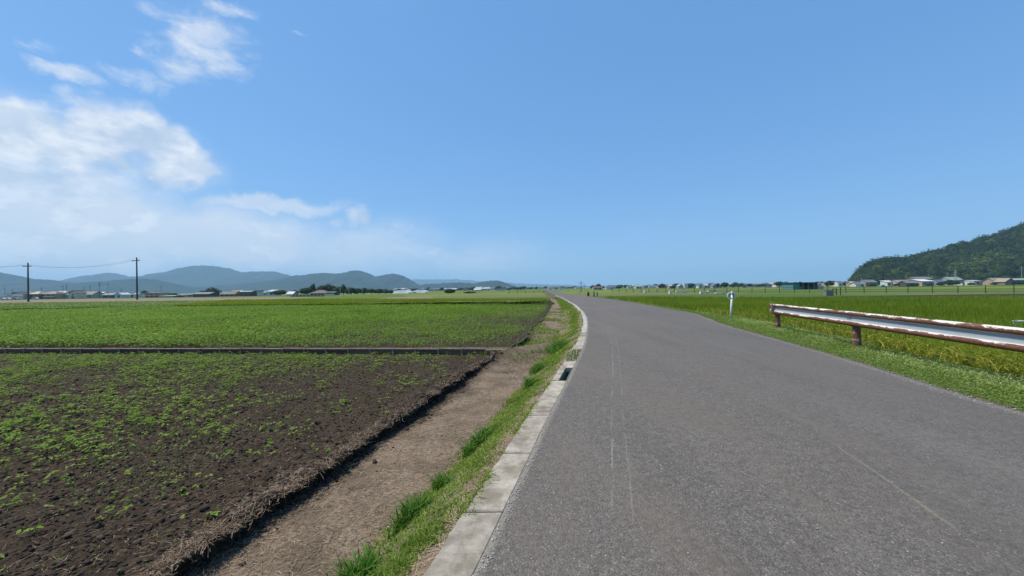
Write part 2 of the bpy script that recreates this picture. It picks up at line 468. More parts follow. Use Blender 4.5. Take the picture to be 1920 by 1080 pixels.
def concrete():
    m_, t, out = base_mat("kerb_concrete")
    g = t.new('ShaderNodeNewGeometry'); P_ = g.outputs['Position']
    oi = t.new('ShaderNodeObjectInfo')
    n = t.noise(P_, 7, 6, .65).outputs[0]; f = t.noise(P_, 70, 4, .7).outputs[0]
    col = t.mix(t.ss(n, .33, .68), (.43, .385, .325), (.255, .225, .18))
    col = t.mix(t.m('MULTIPLY', t.ss(f, .5, .72), .5), col, (.34, .32, .28))
    col = t.mix(t.m('MULTIPLY', t.ss(f, .44, .30), .55), col, (.12, .105, .085))
    cr = t.noise(P_, 24, 6, .75).outputs[0]
    col = t.mix(t.m('MULTIPLY', t.ss(cr, .56, .70), .4), col, (.17, .15, .115))
    stn = t.noise(P_, 2.6, 5, .7).outputs[0]
    col = t.mix(t.m('MULTIPLY', t.ss(stn, .46, .62), .62), col, (.155, .135, .10))
    lich = t.noise(P_, 17, 5, .7).outputs[0]
    col = t.mix(t.m('MULTIPLY', t.ss(lich, .60, .70), .55), col, (.12, .115, .085))
    hv = t.new('ShaderNodeHueSaturation'); t.l.new(col, hv.inputs['Color'])
    t.l.new(t.m('ADD', .86, t.m('MULTIPLY', oi.outputs['Random'], .32)), hv.inputs['Value'])
    pbsdf(t, out, hv.outputs[0], .9, bumpn(t, t.m('ADD', n, t.m('MULTIPLY', f, .4)), .6, .006), .2)
    return m_
M_CONC = concrete()
M_PAINTK = simple("whitewashed_concrete", (.52, .50, .46), (.22, .21, .18), 5, .85, .5, .006)
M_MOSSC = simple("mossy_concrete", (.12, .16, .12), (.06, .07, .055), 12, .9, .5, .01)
M_BOARD = simple("weathered_board", (.15, .10, .068), (.075, .05, .036), 6, .9, .4, .01, stretch=(1, 1, 6), objvar=.25)
M_COPING = simple("coping_concrete", (.33, .26, .18), (.21, .16, .11), 8, .9, .4, .01)

# ------------------------------------------------------------------ road geometry
def curve(pts):
    pts = sorted(pts, key=lambda p: p[1])
    X = np.array([p[0] for p in pts]); Y = np.array([p[1] for p in pts])
    yy = np.concatenate([np.arange(-12, 40, .05), np.geomspace(40, 2500, 900)])
    m0 = (X[1] - X[0]) / (Y[1] - Y[0])
    xx = np.interp(yy, Y, X); lo = yy < Y[0]; xx[lo] = X[0] + (yy[lo] - Y[0]) * m0
    for _ in range(60):                      # smoothing
        xx[1:-1] = (xx[:-2] * .5 + xx[1:-1] + xx[2:] * .5) / 2
    # wider smoothing, growing with distance
    k = 15
    c = np.convolve(np.pad(xx, k, mode='edge'), np.ones(2 * k + 1) / (2 * k + 1), 'valid')
    xx[k:-k] = c[k:-k]
    return lambda q: np.interp(q, yy, xx)
KPTS = [(-.22, 1.89), (-.08, 2.42), (.15, 3.28), (.40, 4.29), (.60, 4.97), (.86, 5.85), (1.09, 6.78), (1.58, 8.54), (2.13, 10.85),
        (2.93, 14.6), (3.57, 17.96), (4.25, 22.35), (5.35, 31.54), (7.05, 51.3), (8.5, 72), (10.6, 100), (18, 200), (86, 1000), (210, 2500)]
RPTS = [(5.33, 2.5), (5.60, 3.9), (5.72, 4.5), (5.93, 5.23), (6.20, 6.23), (6.52, 7.4), (6.80, 8.61), (7.12, 10.29), (7.50, 12.0), (7.95, 14.2),
        (8.75, 16.6), (9.65, 19.6), (10.15, 24), (11.24, 34), (12.1, 49.6), (12.9, 70), (13.5, 84), (14.8, 110), (21.5, 200), (89.5, 1000), (213.5, 2500)]
KX = curve(KPTS); RX = curve(RPTS)
KW = .245
def KL(y): return KX(y) - np.interp(y, [0, 9, 13, 30], [.245, .235, .175, .17])
def LEDGE(y):
    y = np.asarray(y, float)
    a = np.interp(y, [-12, 2.3, 2.94, 3.58, 4.4, 5.36, 6.65, 7.82, 9.9, 10.5, 12.8, 16.8, 19.6, 33.4, 45, 60],
                  [-5.6, -2.14, -2.02, -1.86, -1.68, -1.48, -1.22, -.93, -.35, -.05, .43, .94, 1.5, 3.35, 4.6, 6.0])
    return a + .20 * (fbm(y * 1.1, y * 0 + 3, 5, 3) - .5) + .10 * (fbm(y * 4.5, y * 0, 9, 3) - .5)
def VBOT(y):
    return np.interp(y, [-12, 2.4, 3.0, 3.8, 4.97, 7.15, 8.57, 9.9, 12, 15, 20, 33, 60], [-4.2, -1.17, -1.0, -.72, -.42, .22, .46, .8, 1.25, 1.7, 2.4, 4.3, 7.0])
RICEX = lambda y: np.interp(y, [-12, 6.1, 6.44, 7.18, 7.86, 8.56, 9.66, 10.7, 11.9, 14.3, 17, 20, 24, 34, 50, 60],
                            [4.2, 8.15, 8.22, 8.38, 8.52, 8.72, 9.05, 9.4, 9.75, 10.5, 11.0, 10.9, 10.9, 11.8, 12.7, 13.5])

rowsY = [-10.0]
while rowsY[-1] < 62:
    y = rowsY[-1]
    rowsY.append(y + (0.25 if y < 1.1 else max(.026, .0085 * y)))
rowsY = np.array(rowsY)

def strip_mesh(name, rows, cols_t, xfun, zfun, mat, attrf=None, smooth=True):
    T, YY = np.meshgrid(cols_t, rows)
    X = xfun(T, YY); Z = zfun(X, YY, T)
    V = np.stack([X, YY, Z], -1).reshape(-1, 3)
    nr, nc = len(rows), len(cols_t)
    i = np.arange(nr - 1)[:, None] * nc + np.arange(nc - 1)[None, :]
    F = np.stack([i, i + 1, i + 1 + nc, i + nc], -1).reshape(-1, 4)
    at = {k: f(X, YY, T).ravel() for k, f in attrf.items()} if attrf else None
    return link(name, fast_mesh(name, V, F, at, smooth), mat)

# road
ry = np.concatenate([np.arange(-10, 1, .5), np.arange(1, 30, .06), np.geomspace(30, 90, 120), np.geomspace(92, 2400, 60)])
def road_x(T, Y):
    R_ = RX(Y) + .10 * (fbm(Y * 1.4, Y * 0 + 1.5, 21, 4) - .5) * (Y < 60)
    return KX(Y) + T * (R_ - KX(Y))
tt = np.concatenate([np.linspace(0, .94, 14), [.96, .98, 1.0, 1.004]])
def road_z(X, Y, T):
    z = .02 * np.sin(np.clip(T, 0, 1) * math.pi) + .006 * (fbm(X * 1.3, Y * .6, 31, 3) - .5) - .01 * (T > .99)
    return np.where(T > 1.001, -.12, z)
road = strip_mesh('road', ry, tt, road_x, road_z, M_ASPH,
                  {'u': lambda X, Y, T: X - KX(Y), 'v': lambda X, Y, T: Y, 'er': lambda X, Y, T: RX(Y) - X})
tag(road, 'grey worn asphalt farm road running away between the fields', kind='structure')

# left verge, ditch, ledge, field --------------------------------------
def bankbump(X, Y):
    """low earth bridge that crosses the ditch beyond the board wall"""
    c = 10.35 + (X - .4) * .9
    return np.exp(-((Y - c) / .75) ** 2)
def floor_z(X, Y):
    z = -.40 + .035 * (fbm(X * 2.2, Y * 2.2, 41, 4) - .5) + .02 * (fbm(X * 11, Y * 11, 43, 3) - .5)
    return z + .12 * sstep(12, 14, Y) + .24 * bankbump(X, Y)
def field_z(X, Y):
    base = -.27 + .05 * sstep(9.6, 10.6, Y + .085 * X) - .30 * sstep(40, 62, Y)
    near = 1 - sstep(9, 11, Y)
    cl = fbm(X * 5.5, Y * 5.5, 51, 4, .6)
    furrow = np.sin((X * .96 + Y * .26) * 2 * math.pi / .75)
    base = base - .055 * np.exp(-((Y + .0925 * X - 9.75) / .45) ** 2) * (Y + .0925 * X < 9.93)
    return base + (.008 * furrow + .07 * (cl - .5) + .045 * np.abs(fbm(X * 16, Y * 16, 57, 2) - .5)) * (.25 + .75 * near)
V_AT = {'straw': lambda X, Y, T: np.ones_like(X) * .8, 'green': lambda X, Y, T: np.zeros_like(X)}
def verge_z(X, Y, T):
    w_ = T
    prof = -.02 - (w_ ** 1.2) * .36
    b = floor_z(X, Y)
    z = prof * (1 - w_ ** 3) + b * w_ ** 3
    return z + .03 * (fbm(X * 4, Y * 4, 61, 3) - .5) * np.sin(np.clip(w_, 0, 1) * math.pi)
def vgreen(X, Y):
    d = (KL(Y) - X) / np.maximum(.2, KL(Y) - VBOT(Y))
    n = fbm(X * 2.6, Y * 2.6, 71, 4)
    g_ = sstep(.02, .32, d + (n - .5) * .5) * (1 - sstep(.85, 1.12, d + (n - .5) * .4))
    c = np.exp(-((Y - (10.35 + (X - .4) * .9)) / .55) ** 2)
    far = sstep(12, 14, Y) * sstep(.35, .5, d + (n - .5) * .5) * (1 - sstep(26, 34, Y)) * .8
    return np.clip(g_ * (1 - .85 * c) - far, 0, 1)
verge = strip_mesh('verge', rowsY, np.linspace(0, 1, 26), lambda T, Y: KL(Y) + T * (VBOT(Y) - KL(Y)), verge_z, M_SOIL,
                   {'straw': lambda X, Y, T: .75 + 0 * X, 'green': lambda X, Y, T: vgreen(X, Y) * .50})
tag(verge, 'grassy slope between kerb and ditch', kind='structure')
LB = lambda y: LEDGE(y) + .02
ditch = strip_mesh('ditch', rowsY, np.linspace(0, 1, 40), lambda T, Y: VBOT(Y) + T * (LB(Y) - .07 - VBOT(Y)),
                   lambda X, Y, T: floor_z(X, Y), M_SOIL,
                   {'straw': lambda X, Y, T: .62 - .25 * sstep(.6, 1, T) + .35 * (fbm(X * 1.5, Y * 1.5, 81, 3) - .5),
                    'green': lambda X, Y, T: .22 * sstep(.62, .8, fbm(X * 1.8, Y * 1.8, 83, 3)) + .5 * sstep(10.6, 11.4, Y - (X - .4) * .9) * (1 - sstep(12.6, 13.5, Y))})
tag(ditch, 'shallow dry ditch floor littered with straw', kind='structure')
# ledge: undercut face
lt = np.array([0, .2, .45, .7, .85, 1.0])
def ledge_x(T, Y):
    prof = np.interp(T, lt, [-.07, -.10, -.085, -.01, .012, -.02])
    return LB(Y) + prof + .11 * (fbm(Y * 6, T * 2, 91, 3) - .5) * 1.4 * (T > .1) * (T < .95)
def ledge_z(X, Y, T):
    f0 = floor_z(LB(Y) - .07, Y); f1 = field_z(LB(Y) - .02, Y)
    f1 = np.maximum(f1, f0 + .01)
    k = np.interp(T, lt, [0, .35, .65, .85, .96, 1])
    return f0 + (f1 - f0) * k
ledge = strip_mesh('ditch_bank', rowsY, lt, ledge_x, ledge_z, M_SOIL,
                   {'straw': lambda X, Y, T: .35 + .3 * (T > .8), 'green': lambda X, Y, T: 0 * X})
tag(ledge, 'dark crumbling cut edge of the bare field', kind='structure')
fo = [0.0]
while fo[-1] < 100: fo.append(fo[-1] + max(.03, .013 * (fo[-1] + 1.2)))
fo = np.array(fo)
def fstraw(X, Y):
    d = LB(Y) - X
    near = Y < 9.9 - .085 * X
    a = .50 - .42 * sstep(.02, .55, d + .5 * (fbm(X * 1.3, Y * 1.3, 95, 3) - .5))
    band = .50 * sstep(9.8, 10.2, Y + .085 * X) * (1 - sstep(10.5, 11.0, Y + .085 * X)) * sstep(-16, 0, X)
    return np.maximum(np.where(near, a, .18), band)
field = strip_mesh('field', rowsY, fo, lambda T, Y: LB(Y) - .02 - T,
                   lambda X, Y, T: np.maximum(field_z(X, Y), np.where(T < .01, floor_z(X, Y) + .01, -9)), M_SOIL,
                   {'straw': lambda X, Y, T: fstraw(X, Y),
                    'green': lambda X, Y, T: .34 * sstep(9.9, 10.3, Y + .085 * X) + .20 * (Y < 9.9) * sstep(.4, 3, LB(Y) - X) + .25 * sstep(42, 50, Y)})
tag(field, 'dark tilled soil of the vegetable fields', kind='structure')

# right verge and paddy ground
def rv_z(X, Y, T):
    return -.03 - .14 * T ** 1.6 + .05 * np.sin(T * math.pi) * (fbm(X * 2, Y * 2, 101, 3)) + .02 * (fbm(X * 8, Y * 8, 103, 2) - .5)
rverge = strip_mesh('verge', rowsY[::2], np.linspace(0, 1, 22), lambda T, Y: RX(Y) - .12 + T * (RICEX(Y) - RX(Y) + .12), rv_z, M_SOIL,
                    {'straw': lambda X, Y, T: .55 + 0 * X, 'green': lambda X, Y, T: np.clip(.15 + T * 3, 0, .75)})
tag(rverge, 'low green verge between road edge and rice', kind='structure')
po = np.array([0, .05, .3, 1, 2, 4, 7, 11, 16, 24, 35, 50, 70, 100])
paddy = strip_mesh('paddy_ground', rowsY[::6], po, lambda T, Y: RICEX(Y) + T,
                   lambda X, Y, T: -.17 - .12 * sstep(0, .3, T) - .24 * sstep(48, 61, Y), M_RICEG)
tag(paddy, 'muddy ground under the rice', kind='structure')

def plain_z(X, Y):
    return -.5 - .85 * sstep(125, 290, Y)
# the plain that reaches the horizon, in one sheet
XS, YS, YB = 10400, 10850, -2850
gx = np.concatenate([-np.geomspace(XS, 150, 14), np.linspace(-100, 100, 5), np.geomspace(150, XS, 14)])
gy = np.concatenate([[YB, -1000, -300], np.linspace(-100, 400, 26), np.geomspace(450, YS, 14)])
GX, GY = np.meshgrid(gx, gy)
i = np.arange(len(gy) - 1)[:, None] * len(gx) + np.arange(len(gx) - 1)[None, :]
plain = link('plain', fast_mesh('plain', np.stack([GX, GY, plain_z(GX, GY)], -1).reshape(-1, 3),
             np.stack([i, i + 1, i + 1 + len(gx), i + len(gx)], -1).reshape(-1, 4)), M_PLAIN)
tag(plain, 'flat green farmland reaching the horizon', kind='structure')
# banks that carry the road beyond the near fields
fy = np.concatenate([np.linspace(58, 90, 12), np.geomspace(92, 2400, 50)])
for sgn, fx in ((-1, lambda y: KX(y) - (KW * (y < 74))), (1, lambda y: RX(y) - .05)):
    b = strip_mesh('road_bank', fy, np.array([0, .3, 1.0]), lambda T, Y, fx=fx, s=sgn: fx(Y) + s * T * (1.5 + .6 * (Y < 90)),
                   lambda X, Y, T: -.03 - (.5 - .5 - plain_z(X, Y)) * T, M_VERGE)
    tag(b, 'green bank beside the far road', kind='structure')

# ------------------------------------------------------------------ kerb of concrete blocks
kerb = empty('kerb')
tag(kerb, kind='structure'); kerb['label'] = 'row of weathered concrete kerb blocks along the left road edge'
joints = [-2.8, -1.95, -1.1, -.2, .65, 1.52, 2.44, 3.30, 4.27, 5.0, 5.85]
while True:
    nxt = joints[-1] + .9
    joints.append(nxt)
    if nxt > 74: break
for a, b in zip(joints[:-1], joints[1:]):
    if abs(a - 5.85) < .01: continue          # the open drain
    g = .007 if a < 30 else .015
    y0, y1 = a + g, b - g
    mb = MB()
    dzb = random.uniform(-.005, .004); ox = random.uniform(-.012, .008); tz = random.uniform(-.004, .004)
    ns = 8 if a < 12 else 3
    vs_ = []
    for k in range(ns + 1):
        yy = y0 + (y1 - y0) * k / ns
        kx = float(KX(yy)) + .003
        zt = .002 + dzb + tz * (k / ns - .5) * 2
        kl = float(KL(yy)) + ox * 1.6 + random.uniform(-.006, .006); kx += random.uniform(-.002, .001)
        vs_ += [(kl, yy, -.28), (kx - .002, yy, -.28), (kx - .002, yy, zt), (kl, yy, zt)]
    fs_ = [(0, 1, 2, 3), tuple(ns * 4 + q for q in (3, 2, 1, 0))]
    for k in range(ns):
        for q in range(4):
            fs_.append((k * 4 + q, (k + 1) * 4 + q, (k + 1) * 4 + (q + 1) % 4, k * 4 + (q + 1) % 4))
    mb.add(vs_, fs_)
    blk = mb.build('kerb_block', M_PAINTK if a > 12 else M_CONC, kerb, bevel=.009 if a < 25 else 0)
# open drain between two blocks
dy0, dy1 = 5.86, 6.74
kx0, kx1 = float(KX(dy0)), float(KX(dy1))
drain = empty('drain_opening', (kx0 - .12, (dy0 + dy1) / 2, -.3))
tag(drain, 'open concrete drain in the kerb with its cover missing', 'drain')
def dbox(name, a0, a1, z0, z1, m_, ya=dy0, yb=dy1):
    mb = MB()
    vs_ = []
    for yy in (ya, yb):
        kx = float(KX(yy))
        vs_ += [(kx + a0, yy, z0), (kx + a1, yy, z0), (kx + a1, yy, z1), (kx + a0, yy, z1)]
    vs_ = [(v[0] - drain.location.x, v[1] - drain.location.y, v[2] - drain.location.z) for v in vs_]
    mb.add(vs_, [(0, 1, 2, 3), (7, 6, 5, 4), (0, 4, 5, 1), (1, 5, 6, 2), (2, 6, 7, 3), (3, 7, 4, 0)])
    return mb.build(name, m_, drain, bevel=.004)
dbox('side_wall', -KW - .004, -KW + .105, -.42, .004, M_CONC)
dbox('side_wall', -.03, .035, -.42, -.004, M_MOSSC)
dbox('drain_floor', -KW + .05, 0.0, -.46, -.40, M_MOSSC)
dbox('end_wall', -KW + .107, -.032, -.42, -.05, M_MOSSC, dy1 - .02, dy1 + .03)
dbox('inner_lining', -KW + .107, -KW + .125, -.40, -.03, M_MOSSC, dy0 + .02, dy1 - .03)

# ------------------------------------------------------------------ low board wall between the two fields
W0, W1 = Vector((-.1, 9.93, 0)), Vector((-17.6, 11.55, 0))
wd = (W1 - W0); wlen = wd.length; wd.normalize(); wn = Vector((wd.y, -wd.x, 0))
if wn.y > 0: wn = -wn
wall = empty('board_wall', (W0.x, W0.y, -.3), math.atan2(wd.y, wd.x))
tag(wall, 'low wall of short dark boards with pale coping between the fields', 'retaining wall')
npan = int(wlen / .64)
# local x runs along the wall to the left; +y local is away from or towards the camera
sy = 1 if (Matrix.Rotation(wall.rotation_euler.z, 3, 'Z') @ Vector((0, 1, 0))).y < 0 else -1
pan_me = None; post_me = None; cop_me = None
for k in range(npan):
    x0 = k * .64
    hh = .0 - (.07 if k == 0 else 0)
    if pan_me is None:
        pan_me = MB().box(0, .60, -.012, .012, -.1, .125).mesh('wall_board'); pan_me.materials.append(M_BOARD)
        post_me = MB().box(-.02, .02, -.03, .028, -.1, .138).mesh('wall_post', bevel=.003); post_me.materials.append(M_COPING)
        cop_me = MB().box(0, .632, -.035, .03, .1405, .160).mesh('coping', bevel=.003); cop_me.materials.append(M_COPING)
    for nm, me_, xx in (('wall_board', pan_me, x0 + .02), ('wall_post', post_me, x0), ('coping', cop_me, x0 + .004)):
        o = link(nm, me_, None, wall, (xx, random.uniform(-.005, .005), random.uniform(-.006, .006) + hh * .4))
        o.rotation_euler.y = random.uniform(-.006, .006)

# ------------------------------------------------------------------ vegetation
def blades(P_, h, w_, rnd, lean=.35, droop=.0, az_=None, segs=3):
    """curved grass blades, each a tapering ribbon; P_ (n,3)"""
    n = len(P_)
    P_ = np.asarray(P_, float); h = np.broadcast_to(h, n).astype(float); w_ = np.broadcast_to(w_, n).astype(float)
    lean = np.broadcast_to(lean, n) * RS.uniform(.3, 1.4, n)
    a = RS.uniform(0, 2 * math.pi, n) if az_ is None else az_
    f = RS.uniform(0, math.pi, n)
    L = np.stack([np.cos(a), np.sin(a), 0 * a], -1); Wd = np.stack([np.cos(f), np.sin(f), 0 * f], -1)
    vs_ = []; rr = []
    ts = [0, .55, 1] if segs == 3 else ([0, 1] if segs == 2 else [0, .4, .75, 1])
    for t in ts:
        c = P_ + L * (lean * h * t ** 1.7)[:, None]
        c[:, 2] += h * (t - droop * t ** 2.6)
        if t < 1:
            ww = (w_ * (1 - .35 * t) / 2)[:, None]
            vs_ += [c - Wd * ww, c + Wd * ww]
        else:
            vs_.append(c)
    k = len(vs_)
    V = np.stack(vs_, 1).reshape(-1, 3)
    b = np.arange(n)[:, None] * k
    q = []
    for s in range(len(ts) - 2):
        q.append(b + np.array([[2 * s, 2 * s + 1, 2 * s + 3, 2 * s + 2]]))
    tri = b + np.array([[k - 3, k - 2, k - 1]])
    F = ([np.concatenate(q)] if q else []) + [tri]
    return V, F, np.repeat(rnd, k)
def leaves(C, size, rnd, flat=.5, elong=1.0, dirv=None):
    """folded diamond leaves at C; flat: 0 random .. 1 horizontal"""
    n = len(C); size = np.broadcast_to(size, n).astype(float)
    a = RS.uniform(0, 2 * math.pi, n)
    tilt = (1 - flat) * RS.uniform(-1.3, 1.3, n)
    D = np.stack([np.cos(a) * np.cos(tilt), np.sin(a) * np.cos(tilt), np.sin(tilt)], -1)
    roll = (1 - flat) * RS.uniform(-1.2, 1.2, n)
    S_ = np.stack([-np.sin(a), np.cos(a), 0 * a], -1)
    N_ = np.cross(D, S_)
    S2 = S_ * np.cos(roll)[:, None] + N_ * np.sin(roll)[:, None]
    N2 = np.cross(D, S2)
    z = size[:, None]
    v0 = C - D * z * .5 * elong; v2 = C + D * z * .5 * elong
    v1 = C + S2 * z * .33 + N2 * z * .08; v3 = C - S2 * z * .33 + N2 * z * .08
    V = np.stack([v0, v1, v2, v3], 1).reshape(-1, 3)
    b = np.arange(n)[:, None] * 4
    return V, [np.concatenate([b + np.array([[0, 1, 2]]), b + np.array([[0, 2, 3]])])], np.repeat(rnd, 4)
def join(parts):
    V = []; F = {}; R_ = []; base = 0
    for v, fs, r in parts:
        for f in fs:
            F.setdefault(f.shape[1], []).append(f + base)
        V.append(v); R_.append(r); base += len(v)
    return np.concatenate(V), [np.concatenate(x) for x in F.values()], np.concatenate(R_)
def stuff(name, parts, mat, label, cat=None):
    V, F, r = join(parts)
    o = link(name, fast_mesh(name, V, F, {'rnd': r}), mat)
    return tag(o, label, cat or name.replace('_', ' '), kind='stuff')
def yx(n, y0, y1, p, x0f, x1f, a=0.0):
    """points with density ~ 1/Y^p between two boundary curves"""
    u = RS.uniform(0, 1, n)
    # weight includes width of the band
    yy = np.geomspace(max(y0, .3), y1, 400)
    wgt = np.maximum(x1f(yy) - x0f(yy), 0) / (yy + a) ** p
    c = np.concatenate([[0], np.cumsum((wgt[1:] + wgt[:-1]) / 2 * np.diff(yy))]); c /= c[-1]
    Y = np.interp(u, c, yy)
    t = RS.uniform(0, 1, n)
    return x0f(Y) + t * (x1f(Y) - x0f(Y)), Y, t

M_GRASS = leafmat("grass_blade", [(0, (.085, .135, .02)), (.35, (.155, .23, .035)), (.7, (.24, .33, .06)), (.9, (.33, .39, .10)), (1, (.42, .36, .19))], .35)
M_TUFT = leafmat("tall_grass_blade", [(0, (.045, .11, .018)), (.5, (.09, .20, .03)), (.9, (.16, .28, .05)), (1, (.20, .26, .08))], .35)
M_CLOVER = leafmat("verge_weed", [(0, (.09, .14, .028)), (.5, (.165, .24, .055)), (.86, (.26, .33, .095)), (.96, (.32, .38, .16)), (1, (.40, .44, .26))], .3)
M_RICE = leafmat("rice_leaf", [(0, (.10, .15, .013)), (.4, (.18, .24, .022)), (.8, (.25, .29, .03)), (1, (.33, .33, .05))], .4, posvar=(.07, (.15, .22, .025), .5))
M_RICE2 = leafmat("young_rice_leaf", [(0, (.13, .18, .012)), (.5, (.21, .26, .018)), (1, (.29, .30, .035))], .4)
M_HEAD = leafmat("rice_ear", [(0, (.27, .30, .05)), (.6, (.42, .40, .08)), (1, (.58, .50, .13))], .25)
M_BEAN = leafmat("bean_leaf", [(0, (.085, .155, .018)), (.5, (.15, .26, .028)), (.85, (.23, .33, .045)), (1, (.28, .35, .12))], .35, posvar=(.35, (.15, .25, .03), .5))
M_STRAW = leafmat("dry_straw", [(0, (.10, .07, .048)), (.5, (.26, .19, .13)), (1, (.52, .42, .31))], .1, .8)
M_WEED = leafmat("dull_weed", [(0, (.065, .095, .028)), (.6, (.12, .165, .05)), (1, (.26, .25, .15))], .3)
M_CLOD = simple("soil_clod", (.060, .045, .037), (.032, .024, .020), 30, .95, .6, .01, .1)

# short grass of the left verge
X, Y, T = yx(90000, 1.2, 60, 1.0, lambda y: VBOT(y) - .05, lambda y: KL(y) + .01)
g_ = vgreen(X, Y); keep = RS.uniform(0, 1, len(X)) < g_ ** 1.3 * (.32 + 1.0 * sstep(.40, .60, fbm(X * 3.5, Y * 3.5, 115, 4)) + .4 * (Y > 8)) + .012
X, Y = X[keep], Y[keep]
Tw = np.clip((KL(Y) - X) / np.maximum(.1, KL(Y) - VBOT(Y)), 0, 1)
Z = verge_z(X, Y, Tw) - .005
lush = fbm(X * 1.5, Y * 1.5, 113, 3)
h = (.012 + .048 * lush * RS.uniform(.3, 1.2, len(X))) * (1 + .03 * Y)
rn = np.clip(.25 + .75 * (fbm(X * 3, Y * 3, 111, 3) - .25) + RS.normal(0, .17, len(X)), 0, 1)
p1 = blades(np.stack([X, Y, Z], -1), h, .0075 * (1 + .15 * Y), rn, 1.1, .3)
stuff('verge_grass', [p1], M_GRASS, 'short bright green grass on the slope left of the kerb', 'grass')
# grass creeping over the far kerb blocks
X, Y, T = yx(420, 7.3, 8.6, 0, lambda y: KL(y) + .02, lambda y: KX(y) - .01)
stuff('kerb_grass', [blades(np.stack([X, Y, 0 * X + .015], -1), .05 * RS.uniform(.4, 1.2, len(X)), .012, RS.uniform(.2, 1, len(X)), .9, .2)],
      M_WEED, 'thin grass growing over one sunken kerb block', 'grass')

X = None
Y = np.exp(RS.uniform(math.log(1.5), math.log(24), 3200)); X = KL(Y) + RS.normal(-.02, .022, len(Y)); k = (fbm(Y * 2.2, Y * 0, 118, 3) > .47) & ((Y < 5.8) | (Y > 6.8)); X, Y = X[k], Y[k]
stuff('kerb_edge_weeds', [blades(np.stack([X, Y, 0 * X - .02], -1), RS.uniform(.02, .07, len(X)), .007 * (1 + .1 * Y), RS.uniform(0, 1, len(X)), 1.3, .3)], M_GRASS, 'short weeds creeping over the left edge of the kerb', 'weeds')
# tall darker tufts, one thing each
def tuft(px, py, L_, W_, n, hh, label, z=-.2, az_dir=1.15):
    x, y = ground(px, py, z)
    t_ = RS.uniform(-1, 1, n) * np.sqrt(RS.uniform(0, 1, n)); s_ = RS.normal(0, .4, n)
    dx_ = math.cos(az_dir) * t_ * L_ / 2 - math.sin(az_dir) * s_ * W_ / 2
    dy_ = math.sin(az_dir) * t_ * L_ / 2 + math.cos(az_dir) * s_ * W_ / 2
    Pt = np.stack([dx_, dy_, -.02 + 0 * t_], -1)
    hs = hh * (1 - .45 * np.abs(t_)) * RS.uniform(.5, 1.2, n)
    V, F, r = blades(Pt, hs, RS.uniform(.006, .011, n), RS.uniform(0, 1, n) ** 1.2, .65, .28, segs=4)
    xx, yy = x, y
    tw = np.clip((float(KL(y)) - x) / max(.1, float(KL(y)) - float(VBOT(y))), 0, 1)
    zz = float(verge_z(np.array([x]), np.array([y]), np.array([tw]))[0])
    o = link('grass_tuft', fast_mesh('grass_tuft', V, F, {'rnd': r}), M_TUFT, None, (x, y, zz))
    return tag(o, label, 'grass tuft', 'tall grass tufts on the left verge')
tuft(665, 1062, .50, .22, 620, .19, 'nearest tall grass tuft at the bottom edge of the verge')
tuft(772, 945, .52, .16, 560, .19, 'long tall grass tuft, second nearest on the left verge')
tuft(828, 888, .22, .14, 300, .16, 'small round tall grass tuft between two longer ones')
tuft(905, 812, .95, .15, 900, .18, 'long narrow dark grass tuft halfway along the near verge')
tuft(995, 715, .60, .18, 420, .26, 'tall dark grass tuft across the ditch from the open drain')
tuft(1010, 680, 1.0, .3, 500, .24, 'upright grass tuft just left of the drain, at the ditch end')
tuft(1052, 650, 2.4, .5, 1500, .25, 'broad lush grass tuft below the earth crossing')
tuft(1035, 569, 1.5, .5, 700, .35, 'dark grass tuft at the far bend of the kerb')

# right verge weeds
X, Y, T = yx(80000, 1.0, 58, 1.0, lambda y: RX(y) - .02, lambda y: RICEX(y) + .25)
edge = RX(Y) + .10 * (fbm(Y * 1.4, Y * 0 + 1.5, 21, 4) - .5)
dE = X - edge
keep = dE > RS.exponential(.05, len(X)) - .02 + .12 * (fbm(X * 3, Y * 3, 121, 3) - .5)
X, Y, dE = X[keep], Y[keep], dE[keep]
T = np.clip((X - RX(Y) + .12) / (RICEX(Y) - RX(Y) + .12), 0, 1.2)
Z = rv_z(X, Y, np.clip(T, 0, 1)) - .005
dense = fbm(X * .9, Y * .9, 123, 3)
h = (.025 + .08 * sstep(.05, .9, T) * RS.uniform(.4, 1.3, len(X)) * (.5 + dense)) * (1 + .012 * Y)
pale = .35 * sstep(.45, .62, fbm(X * .8 + 4, Y * .8, 125, 3)) * sstep(.2, .7, T)
rn = np.clip(.45 + pale + RS.normal(0, .2, len(X)) - .2 * (1 - sstep(0, .5, dE)), 0, 1)
nb = len(X) // 2
p1 = blades(np.stack([X, Y, Z], -1)[:nb], h[:nb] * 1.1, .007 * (1 + .14 * Y[:nb]), rn[:nb], 1.0, .3)
p2 = leaves(np.stack([X, Y, Z + h * RS.uniform(.3, 1, len(X))], -1)[nb:], .022 * (1 + .07 * Y[nb:]), rn[nb:], .6)
stuff('verge_weeds', [p1, p2], M_CLOVER, 'low pale green weeds and clover on the verge under the guardrail', 'weeds')

